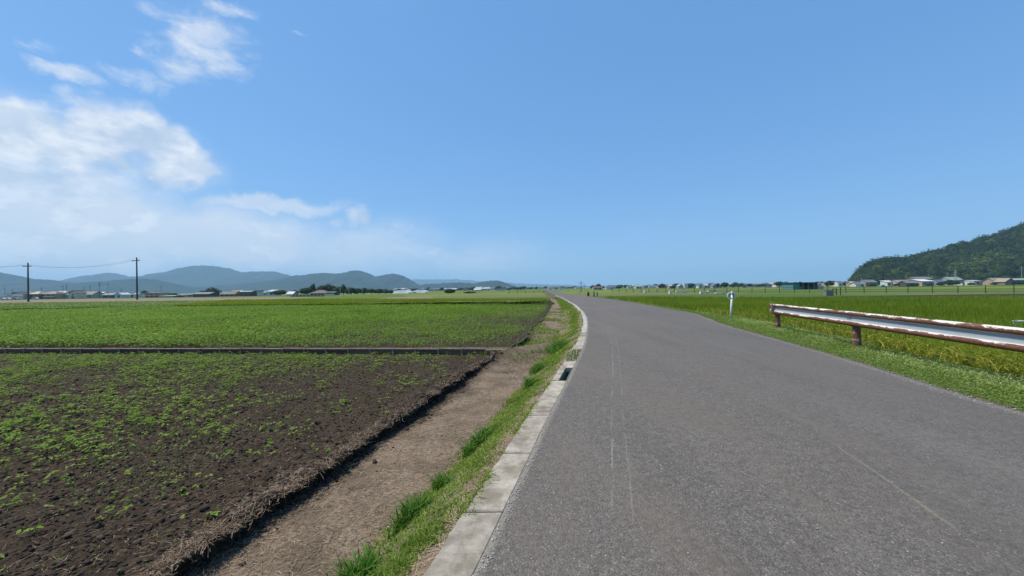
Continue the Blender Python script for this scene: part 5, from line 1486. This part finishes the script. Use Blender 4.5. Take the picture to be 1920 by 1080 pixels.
def wire(a, b, sag, label, r=.022, name='power_line'):
    pts = []
    for k_ in range(17):
        t_ = k_ / 16; p = [a[q] + (b[q] - a[q]) * t_ for q in range(3)]; p[2] -= sag * 4 * t_ * (1 - t_); pts.append(p)
    mb = MB(); mb.tube(pts, r, 4); o = mb.build(name, M_WIRE); return tag(o, label, 'power line')
for q, (s, nm) in enumerate(((-.92, 'outer left'), (.92, 'outer right'))):
    wire((x1_ + s * 1.35, 115.7, h1 - .78), (x2_ + s * 1.35, 125.7, h2 - .78), 1.6, nm + ' power line sagging between the two tall dark poles')
    wire((x1_ + s * 1.35, 115.7, h1 - .78), (x1_ - 45 + s * 1.35, 100, h1 - .4), 1.6, nm + ' power line leaving the shorter dark pole to the left')
# thin distant poles of the left village
thin = [(9, 300, 538, 'thin distant pole farthest left in the village'), (23, 320, 541, 'thin distant pole above the second house from the left'), (78, 300, 538, 'thin distant pole above the tan hip roofed house'),
        (118, 290, 534.5, 'left pole of the close pair beside the cream gable house'), (125, 280, 533, 'right pole of the close pair beside the cream gable house'), (158, 320, 536, 'thin pole above the long grey house'),
        (169, 310, 535, 'second thin pole above the long grey house'), (187, 260, 528.5, 'left and darker of two tall thin poles in the village'), (203, 255, 528, 'right one of two tall thin poles in the village'),
        (227, 280, 541, 'thin pole at the small silver roofed house'), (302, 275, 535, 'thin pole behind the pink house')]
for px, Y, yt, lb in thin: upole(px, Y, yt, lb, .9, .13, arms=2 if px in (125, 187, 203) else 1, mat=M_POLE if px != 203 else M_CPOLE)
for px, Y, yt, lb in [(638, 190, 530.5, 'tallest slim white pole before the grove'), (654, 220, 537, 'second slim white pole before the grove'), (679, 230, 539, 'third slim white pole before the grove'), (720, 225, 540, 'slim white pole at the right part of the grove')]:
    zg = float(plain_z(0, Y)); e = empty('lamp_pole', (xat(px, Y), Y, zg)); tag(e, lb, 'pole'); Hh = zat(px, yt, Y) - zg
    MB().tube([(0, 0, -.3), (0, 0, Hh)], [.11, .07], 8).build('pole_shaft', M_CPOLE, e)
    MB().tube([(0, 0, Hh - .05), (.5, 0, Hh + .05)], .05, 6).build('lamp_arm', M_CPOLE, e)
upole(1089.5, 175, 526.5, 'dark utility pole where the road meets the horizon', .9, .15, arms=1)
e, _h = upole(1095.5, 120, 530.5, 'white topped pole beside the dark one at the road end', .35, .09, mat=M_CPOLE)
for px, Y, yt, lb, ar in [(1609, 300, 523, 'thin white pole at the left foot of the hill', .5), (1615, 330, 520, 'thin white pole beside the first one at the hill foot', .8), (1660, 330, 519, 'white pole above the dark bush below the hill', .9),
                      (1665, 350, 521, 'second white pole beside it below the hill', .6), (1699, 330, 516, 'white pole over the blue grey roof', .8), (1741, 340, 513.5, 'white pole over the tallest house', .5),
                      (1777, 320, 509.5, 'white pole with crossarm left of the lattice mast', 1.2), (1916, 300, 499, 'tall white pole at the right edge', 1.3), (1589, 380, 520.5, 'thin pole left of the hill', .7)]:
    upole(px, Y, yt, lb, ar, .13, mat=M_CPOLE, arms=2 if ar > 1 else 1)
# lattice mast
e = empty('lattice_mast', (xat(1792, 330), 330, -1.35)); tag(e, 'thin pale lattice mast with widening shoulders before the wooded hill', 'mast')
Hm = zat(1792, 505.5, 330) + 1.35
mb = MB()
for a, b in ((-1, -1), (1, -1), (1, 1), (-1, 1)): mb.tube([(a * .9, b * .9, -.2), (a * .18, b * .18, Hm)], .09, 5)
mb.build('mast_legs', M_CPOLE, e)
mb = MB()
for q in range(8):
    z0 = Hm * q / 8; z1 = Hm * (q + 1) / 8; w0 = .9 - .72 * q / 8; w1 = .9 - .72 * (q + 1) / 8
    for s in (-1, 1):
        mb.tube([(-w0, s * w0, z0), (w1, s * w1, z1)], .05, 4); mb.tube([(w0, s * w0, z0), (-w1, s * w1, z1)], .05, 4)
mb.build('bracing', M_CPOLE, e)
for z_, a_ in ((.93, 1.3), (.80, 1.6), (.67, 1.2)): MB().box(-a_, a_, -.08, .08, Hm * z_, Hm * z_ + .18).build('crossarm', M_CPOLE, e)

# ------------------------------------------------------------------ long rail fences
M_FENCE = simple("dark_fence_post", (.07, .05, .04), (.045, .035, .03), 4, .85, .2, .01)
M_RAIL = simple("fence_wire", (.05, .04, .03), None, 4, .7, 0)
def rail_fence(A, B, sp, h, label, z0=-.5, rails=(.25, .62, 1.0), skip=()):
    A = Vector((*A, z0)); B = Vector((*B, z0)); d = B - A; L_ = d.length; d.normalize()
    e = empty('rail_fence', A, math.atan2(d.y, d.x)); tag(e, label, 'fence')
    n_ = int(L_ / sp); pm_ = MB().box(-.05, .05, -.05, .05, -.2, h).mesh('fence_post'); pm_.materials.append(M_FENCE)
    for k_ in range(n_ + 1):
        if k_ in skip: continue
        o = link('fence_post', pm_, None, e, (k_ * sp + random.uniform(-.15, .15), 0, random.uniform(-.03, .03))); o.rotation_euler = (random.uniform(-.03, .03), random.uniform(-.03, .03), 0)
    for r in rails:
        mb = MB()
        mb.tube([(k_ * sp, -.07, h * r * .94 - .02 + random.uniform(-.012, .012)) for k_ in range(n_ + 1)], .032, 5)
        mb.build('rail', M_RAIL, e)
rail_fence((95, 37), (34, 132), 3.0, 1.35, 'long dark rail fence crossing the fields right of the road')
rail_fence((11.2, 135), (-4, 139), 3.2, 1.3, 'short stretch of thin fence left of the road')
# gate
e = empty('field_gate', (xat(1572, 64), 64, -.5)); tag(e, 'dark frame gate in the long fence right of the grey cabinet', 'gate')
for xx in (-.95, -.35, .35): MB().box(xx - .05, xx + .05, -.05, .05, -.1, 1.15 + (.2 if xx == .35 else 0)).build('gate_post', M_FENCE, e)
MB().box(-.9, -.4, -.02, .02, 1.05, 1.12).build('gate_bar', M_FENCE, e); MB().box(-.9, -.4, -.02, .02, .45, .51).build('gate_bar', M_FENCE, e)
# grey cabinet
M_CAB = simple("grey_cabinet_metal", (.22, .23, .25), (.17, .17, .18), 3, .6, .1)
e = empty('utility_cabinet', (xat(1553, 62), 62, -.5)); tag(e, 'small grey metal cabinet standing before the long fence', 'cabinet')
MB().box(-.62, .62, -.3, .3, 0, .82).build('cabinet_body', M_CAB, e, bevel=.02); MB().box(-.68, .68, -.36, .36, .822, .90).build('cabinet_roof', M_CAB, e, bevel=.01)
for s in (-1, 1): MB().box(s * .31 - .28, s * .31 + .28, -.325, -.302, .08, .76).build('cabinet_door', M_CAB, e)
# white irrigation boxes and slabs behind the right paddy
M_WCON = simple("white_concrete", (.70, .69, .66), (.52, .51, .48), 3, .85, .2, .01)
def wbox(px0, px1, y0, y1, Y, label, name='irrigation_box', legs=False):
    Y = (HCAM + .5) * FPX / (y1 - hz((px0 + px1) / 2) + 1.2)
    X0, X1 = xat(px0, Y), xat(px1, Y); xm = (X0 + X1) / 2; pm_ = (px0 + px1) / 2
    zt = zat(pm_, y0, Y); zb = zat(pm_, y1, Y)
    e = empty(name, (xm, Y, -.5)); tag(e, label, 'irrigation box')
    hw = (X1 - X0) / 2
    MB().box(-hw, hw, -.35, .35, zb + .5, zt + .45).build('box_body', M_WCON, e, bevel=.015)
    MB().box(-hw - .04, hw + .04, -.4, .4, zt + .452, zt + .5).build('box_lid', M_WCON, e, bevel=.01)
    for s in (-1, 1): MB().box(s * hw * .8 - .07, s * hw * .8 + .07, -.25, .25, -.05, zb + .498).build('support', M_WCON, e)
    return e
wbox(1267, 1288, 545.2, 548.0, 84, 'long white concrete trough behind the paddy, left of the round sign')
wbox(1327, 1341, 543.8, 547.3, 80, 'white raised box, highest of the group just left of the round sign')
wbox(1312.5, 1316, 545.8, 550.2, 80, 'narrow white post like box, leftmost of the group by the round sign')
wbox(1316, 1328, 546.6, 549.2, 80.6, 'low white channel between the narrow and the raised white box')
wbox(1341, 1359, 548.2, 550.4, 79, 'flat white slab right of the raised white box')
wbox(1207.5, 1211.5, 543.8, 548.5, 100, 'tiny white square box in the long fence, farther left')
wbox(1254.5, 1258, 545.0, 550.2, 86, 'tiny white upright box left of the long white trough')
# pale valve stand in the rice behind the guardrail
vx, vy = xat(1908, 12.0), 12.0
M_VALVE = simple("pale_green_enamel", (.55, .68, .60), (.42, .52, .48), 9, .5, .1)
e = empty('irrigation_valve', (vx, vy, -.3)); tag(e, 'pale green and white irrigation valve box sticking out of the rice at the right edge', 'valve')
zt = zat(1908, 601, vy) + .3
MB().box(.00, .17, -.09, .09, .0, zt - .03).build('valve_box', M_WCON, e, bevel=.01); MB().box(-.03, .19, -.11, .11, zt - .029, zt).build('valve_lid', M_VALVE, e, bevel=.006)
MB().tube([(-.1, 0, 0), (-.1, 0, zt - .06), (-.1, 0, zt - .02)], [.045, .045, .07], 10).build('stand_pipe', M_VALVE, e); MB().box(-.17, -.03, -.015, .015, zt - .018, zt + .01).build('valve_handle', M_VALVE, e)

# yellow round marker and dark stumps at the road end
e = empty('round_marker', (xat(1086.5, 95), 95, -.42)); tag(e, 'small pale yellow round marker at the far bend of the road', 'marker')
MB().tube([(0, 0, 0), (0, 0, .55)], .05, 8).build('marker_post', M_CPOLE, e)
M_YEL = simple("pale_yellow_paint", (.75, .70, .35), None, 4, .6, 0)
MB().tube([(0, -.02, .62), (0, -.1, .62)], .22, 16).build('marker_disc', M_YEL, e)
M_DK = simple("dark_timber", (.06, .04, .035), None, 3, .9, .2)
for px, w2, h_, lb in ((1102.5, .28, 1.0, 'dark bushy post left of the two brown stumps'), (1113.3, .16, 1.05, 'left brown stump at the far edge of the paddy'), (1119.5, .13, .95, 'right brown stump at the far edge of the paddy')):
    Yq = 78.0
    e = empty('timber_stump', (xat(px, Yq), Yq, -.5)); tag(e, lb, 'stump')
    MB().tube([(0, 0, -.1), (.03, 0, h_ * .6), (-.04, 0, h_ + .1)], [w2, w2 * .8, w2 * .35], 7).build('stump_body', M_DK, e)
    MB().tube([(0, 0, h_ * .5), (w2 * 1.6, .05, h_ * .85)], [w2 * .35, w2 * .2], 5).build('stump_limb', M_DK, e)
# railing over the canal on the left
RY = 150.0
e = empty('canal_railing', (xat(577, RY), RY, -.5)); tag(e, 'low tan railing with white posts over a dark culvert before the brown house', 'railing')
rw = 60 / FPX * RY / 2; zr = zat(577, 551.5, RY) + .5; zb = zat(577, 558, RY) + .5
MB().box(-rw - .6, rw, 0, .35, -.1, max(.2, zb)).build('culvert_wall', WALLC['dark'], e)
M_TANR = simple("tan_sheet", (.34, .29, .20), (.24, .2, .14), 1, .8, .1)
MB().box(-rw, rw - .3, .1, .16, max(.21, zb) + .01, zr - .25).build('railing_panel', M_TANR, e)
MB().box(-rw, rw, .05, .2, zr - .24, zr - .12).build('top_rail', M_DK, e)
for q in range(9): MB().box(-rw + q * rw / 4.4 - .07, -rw + q * rw / 4.4 + .07, -.06, .04, .0, zr + (.1 if q % 3 == 1 else -.1)).build('railing_post', M_WCON, e)
e = empty('guard_wall', (xat(617, RY), RY, -.5)); tag(e, 'low bright white barrier right of the tan railing', 'barrier')
MB().box(-2.0, 2.0, -.1, .1, zat(617, 553.2, RY) + .5, zat(617, 551.3, RY) + .5).build('barrier_beam', M_WCON, e)
for s in (-1.7, 0, 1.7): MB().box(s - .07, s + .07, .11, .25, -.1, zat(617, 551.6, RY) + .5).build('barrier_post', M_CPOLE, e)
# white guard posts of the narrow bridge at the road end
for k_, (px, Yq) in enumerate(((1023.5, 230), (1026.5, 210), (1022, 255), (1030, 190))):
    e = empty('bridge_railing', (float(KX(Yq)) - .5 if k_ != 3 else float(RX(Yq)) + .4, Yq, -.05)); tag(e, ['second', 'third', 'farthest', 'nearest'][k_] + ' pale railing piece along the narrow far road', 'railing')
    MB().box(-.06, .06, -8, 8, .75, .95).build('top_rail', M_CPOLE, e); MB().box(-.04, .04, -8, 8, .35, .45).build('lower_rail', M_CPOLE, e)
    for s in (-7.8, -4, 0, 4, 7.8): MB().box(-.08, .08, s - .08, s + .08, -.5, 1.0).build('railing_post', M_CPOLE, e)

# ------------------------------------------------------------------ round road sign
SX, SYY = ground(1370, 594, -.05)
e = empty('road_marker_sign', (SX, SYY, -.08)); tag(e, 'leaning white pole with round grey faced sign rimmed in white, beside the road', 'road sign')
M_WPAINT = simple("white_pole_paint", (.74, .76, .74), (.62, .65, .62), 5, .45, .05)
M_GREYD = simple("sign_back_grey", (.30, .32, .34), (.22, .24, .26), 7, .5, .1)
lean = .075; Hs = (594 - 547.5) / FPX * SYY * 1.02
def sp(z, y=0.0): return (lean * z, y, z)
MB().tube([sp(-.2), sp(Hs - .12)], .043, 14).build('sign_pole', M_WPAINT, e, smooth=True)
MB().tube([sp(Hs - .115), sp(Hs - .08), sp(Hs + .015), sp(Hs + .03)], [.047, .05, .05, .03], 14).build('pole_cap', M_WPAINT, e)
dc = Hs - .185; rO = 7.3 / FPX * SYY
def disc(name, r0, r1, y0, y1, m_, cx=0.0):
    mb = MB(); n_ = 36; vs_ = []
    for (r, y) in ((r0, y0), (r1, y0), (r1, y1), (r0, y1)):
        vs_ += [(lean * dc + cx + math.cos(2 * math.pi * k_ / n_) * r, y, dc + math.sin(2 * math.pi * k_ / n_) * r) for k_ in range(n_)]
    fs_ = []
    for q in range(4):
        for k_ in range(n_): fs_.append((q * n_ + k_, q * n_ + (k_ + 1) % n_, ((q + 1) % 4) * n_ + (k_ + 1) % n_, ((q + 1) % 4) * n_ + k_))
    return mb.add(vs_, fs_).build(name, m_, e)
disc('sign_rim', rO * .80, rO, .05, .085, M_WPAINT)
disc('sign_face', .001, rO * .80, .058, .078, M_GREYD)
for zz in (dc - .10, dc + .115): MB().box(-.062, .062, -.055, .058, zz - .013, zz + .013, mat=Matrix.Translation((lean * zz, 0, 0))).build('clamp', M_GREYD, e)

# ------------------------------------------------------------------ guardrail
def rustmat(name, base, rustk, valley=False):
    m_, t, out = base_mat(name)
    tc_ = t.new('ShaderNodeTexCoord'); O_ = tc_.outputs['Object']
    pf = t.attr('prof').outputs['Fac']
    a = t.noise(t.mapping(O_, sc=(1.3, 5, 5)), 1.6, 8, .66).outputs[0]
    b = t.noise(t.mapping(O_, sc=(6, 14, 14)), 3, 5, .7).outputs[0]
    edge = t.m('ADD', t.m('MULTIPLY', a, 1.0), t.m('MULTIPLY', b, .35))
    k = t.ss(t.m('ADD', edge, t.m('MULTIPLY', pf, rustk)), .90, .95)
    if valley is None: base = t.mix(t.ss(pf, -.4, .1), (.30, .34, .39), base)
    ru = t.mix(t.ss(b, .3, .7), (.085, .034, .020), (.21, .095, .060))
    ru = t.mix(t.m('MULTIPLY', t.ss(a, .55, .7), .4), ru, (.05, .022, .018))
    grime = t.mix(t.m('MULTIPLY', t.ss(b, .48, .66), .35), base, t.mix(1.0, base, (.66, .66, .66), 'MULTIPLY'))
    halo = t.ss(t.m('ADD', edge, t.m('MULTIPLY', pf, rustk)), .86, 1.0)
    col = t.mix(t.m('MULTIPLY', halo, .35), grime, (.45, .32, .24))
    col = t.mix(k, col, ru)
    pbsdf(t, out, col, t.mix(k, (.4,) * 3, (.9,) * 3) if False else .6, bumpn(t, k, .3, .002), .3)
    return m_
M_GW = rustmat("rusty_white_paint", (.66, .65, .62), .62, None)
M_GP = rustmat("rusty_post", (.42, .33, .28), .62)
GA = Vector((9.27, 13.25, 0)); GP1 = Vector((9.21, 12.98, 0)); GP2 = Vector((8.24, 8.96, 0))
gd = (GP2 - GP1); gs = gd.length; gd.normalize()
grl = empty('guardrail', (GP1.x, GP1.y, -.05), math.atan2(gd.y, gd.x)); tag(grl, 'rusty white corrugated guardrail along the right verge', 'guardrail')
# local x along the rail towards the viewer; road side is local -y (right hand of the direction)
rs = -1 if (Matrix.Rotation(grl.rotation_euler.z, 3, 'Z') @ Vector((0, -1, 0))).x < 0 else 1
PR = [(.175, .015), (.170, .030), (.160, .052), (.142, .066), (.120, .072), (.100, .066), (.080, .048), (.066, .024), (.055, .012), (-.045, .012), (-.056, .024), (-.070, .048), (-.090, .066), (-.112, .072), (-.138, .066), (-.158, .052), (-.170, .030), (-.175, .015)]
# rust tendency along the profile: water sits on the lower halves of both rolls
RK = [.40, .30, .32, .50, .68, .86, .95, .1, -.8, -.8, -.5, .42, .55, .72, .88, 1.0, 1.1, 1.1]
ZC = .607 + .05
def beam(x0, x1, name='beam_panel', dy=0.0, zc=ZC, rkadd=0.0):
    ns = max(2, int((x1 - x0) / .12)); vs_ = []; pr_ = []
    for k_ in range(ns + 1):
        x = x0 + (x1 - x0) * k_ / ns
        for (z, o_), rk in zip(PR, RK):
            vs_.append((x, rs * (o_ + .075 + dy), zc + z)); pr_.append(rk + rkadd)
    m1 = len(PR)
    for k_ in range(ns + 1):
        x = x0 + (x1 - x0) * k_ / ns
        for (z, o_), rk in zip(PR, RK):
            vs_.append((x, rs * (o_ + .075 + dy - .004), zc + z * .99)); pr_.append(rk)
    off_ = (ns + 1) * m1
    F = []
    for k_ in range(ns):
        for q in range(m1 - 1):
            F.append((k_ * m1 + q, k_ * m1 + q + 1, (k_ + 1) * m1 + q + 1, (k_ + 1) * m1 + q))
            F.append((off_ + k_ * m1 + q, off_ + (k_ + 1) * m1 + q, off_ + (k_ + 1) * m1 + q + 1, off_ + k_ * m1 + q + 1))
    me = fast_mesh(name, np.array(vs_), [np.array(F)], {'prof': pr_}, False)
    return link(name, me, M_GW, grl)
joint_x = [.0, gs + .02, 2 * gs, 3 * gs]
beam(-.02, gs + .12)
beam(gs - .10, 2 * gs + .1, dy=.0045)
beam(2 * gs - .1, 3 * gs + .1, dy=.009)
# end wing: broad flat sleeve that wraps the beam end and curls back
vs_ = []; pr_ = []
path = [(.035, .083 + .080), (-.05, .165), (-.16, .160), (-.23, .145), (-.265, .11), (-.27, .06), (-.25, .02)]
for (x, o_) in path:
    for z in (.180, .176, .06, -.06, -.176, -.180):
        vs_.append((x, rs * o_, ZC + z)); pr_.append(.50 if x > -.22 else .55)
for (x, o_) in path:
    for z in (.180, .176, .06, -.06, -.176, -.180):
        vs_.append((x * .98 + .004, rs * (o_ - .006), ZC + z * .985)); pr_.append(.4)
F = []; n_ = len(path)
for k_ in range(n_ - 1):
    for q in range(5):
        F.append((k_ * 6 + q, k_ * 6 + q + 1, (k_ + 1) * 6 + q + 1, (k_ + 1) * 6 + q)); F.append(tuple(6 * n_ + i_ for i_ in (k_ * 6 + q, (k_ + 1) * 6 + q, (k_ + 1) * 6 + q + 1, k_ * 6 + q + 1)))
    F.append((k_ * 6, (k_ + 1) * 6, 6 * n_ + (k_ + 1) * 6, 6 * n_ + k_ * 6)); F.append((k_ * 6 + 5, 6 * n_ + k_ * 6 + 5, 6 * n_ + (k_ + 1) * 6 + 5, (k_ + 1) * 6 + 5))
link('end_wing', fast_mesh('end_wing', np.array(vs_), [np.array(F)], {'prof': pr_}, False), M_GW, grl)
M_BOLT = simple("dark_bolt", (.04, .035, .035), None, 10, .6, 0)
bolt = MB().tube([(0, 0, 0), (0, rs * .016, 0)], .013, 8).mesh('bolt'); bolt.materials.append(M_BOLT)
pme = None
for k_ in range(4):
    px_ = k_ * gs
    if pme is None:
        V = []; n_ = 16; zs = np.linspace(-.35, ZC + .10, 14)
        for z in zs: V += [(math.cos(2 * math.pi * q / n_) * .078, math.sin(2 * math.pi * q / n_) * .078, z) for q in range(n_)]
        F = [(a * n_ + q, a * n_ + (q + 1) % n_, (a + 1) * n_ + (q + 1) % n_, (a + 1) * n_ + q) for a in range(13) for q in range(n_)]
        V.append((0, 0, zs[-1] + .02)); F3 = [(13 * n_ + q, 13 * n_ + (q + 1) % n_, len(V) - 1) for q in range(n_)]
        pme = fast_mesh('post', np.array(V), [np.array(F), np.array(F3)], {'prof': [.58] * len(V)}, True); pme.materials.append(M_GP)
        brk = MB().box(-.05, .05, min(rs * .06, rs * .085), max(rs * .06, rs * .085), ZC - .06, ZC + .06).mesh('bracket'); brk.materials.append(M_GP)
    o = link('post', pme, None, grl, (px_ + .02, 0, 0)); o.rotation_euler = (0, 0, k_ * .7)
    link('bracket', brk, None, grl, (px_ + .02, 0, 0))
    for dx_ in ((-.10, .0) if k_ else (.02,)):
        link('bolt', bolt, None, grl, (px_ + dx_ - .02, rs * (.087 + .005 * min(k_, 1)), ZC + .0))

# ------------------------------------------------------------------ air
hm, t, out = base_mat("haze_air")
pv = t.new('ShaderNodeVolumePrincipled'); pv.inputs['Color'].default_value = (.44, .70, 1.0, 1); pv.inputs['Density'].default_value = 1.3e-4; pv.inputs['Anisotropy'].default_value = .1
t.l.new(pv.outputs[0], out.inputs['Volume'])
hb = MB().box(-10600, 10600, -3000, 11000, -3.2, 420)
haze = hb.build('haze', hm); tag(haze, 'pale summer haze over the plain', 'haze', kind='stuff')
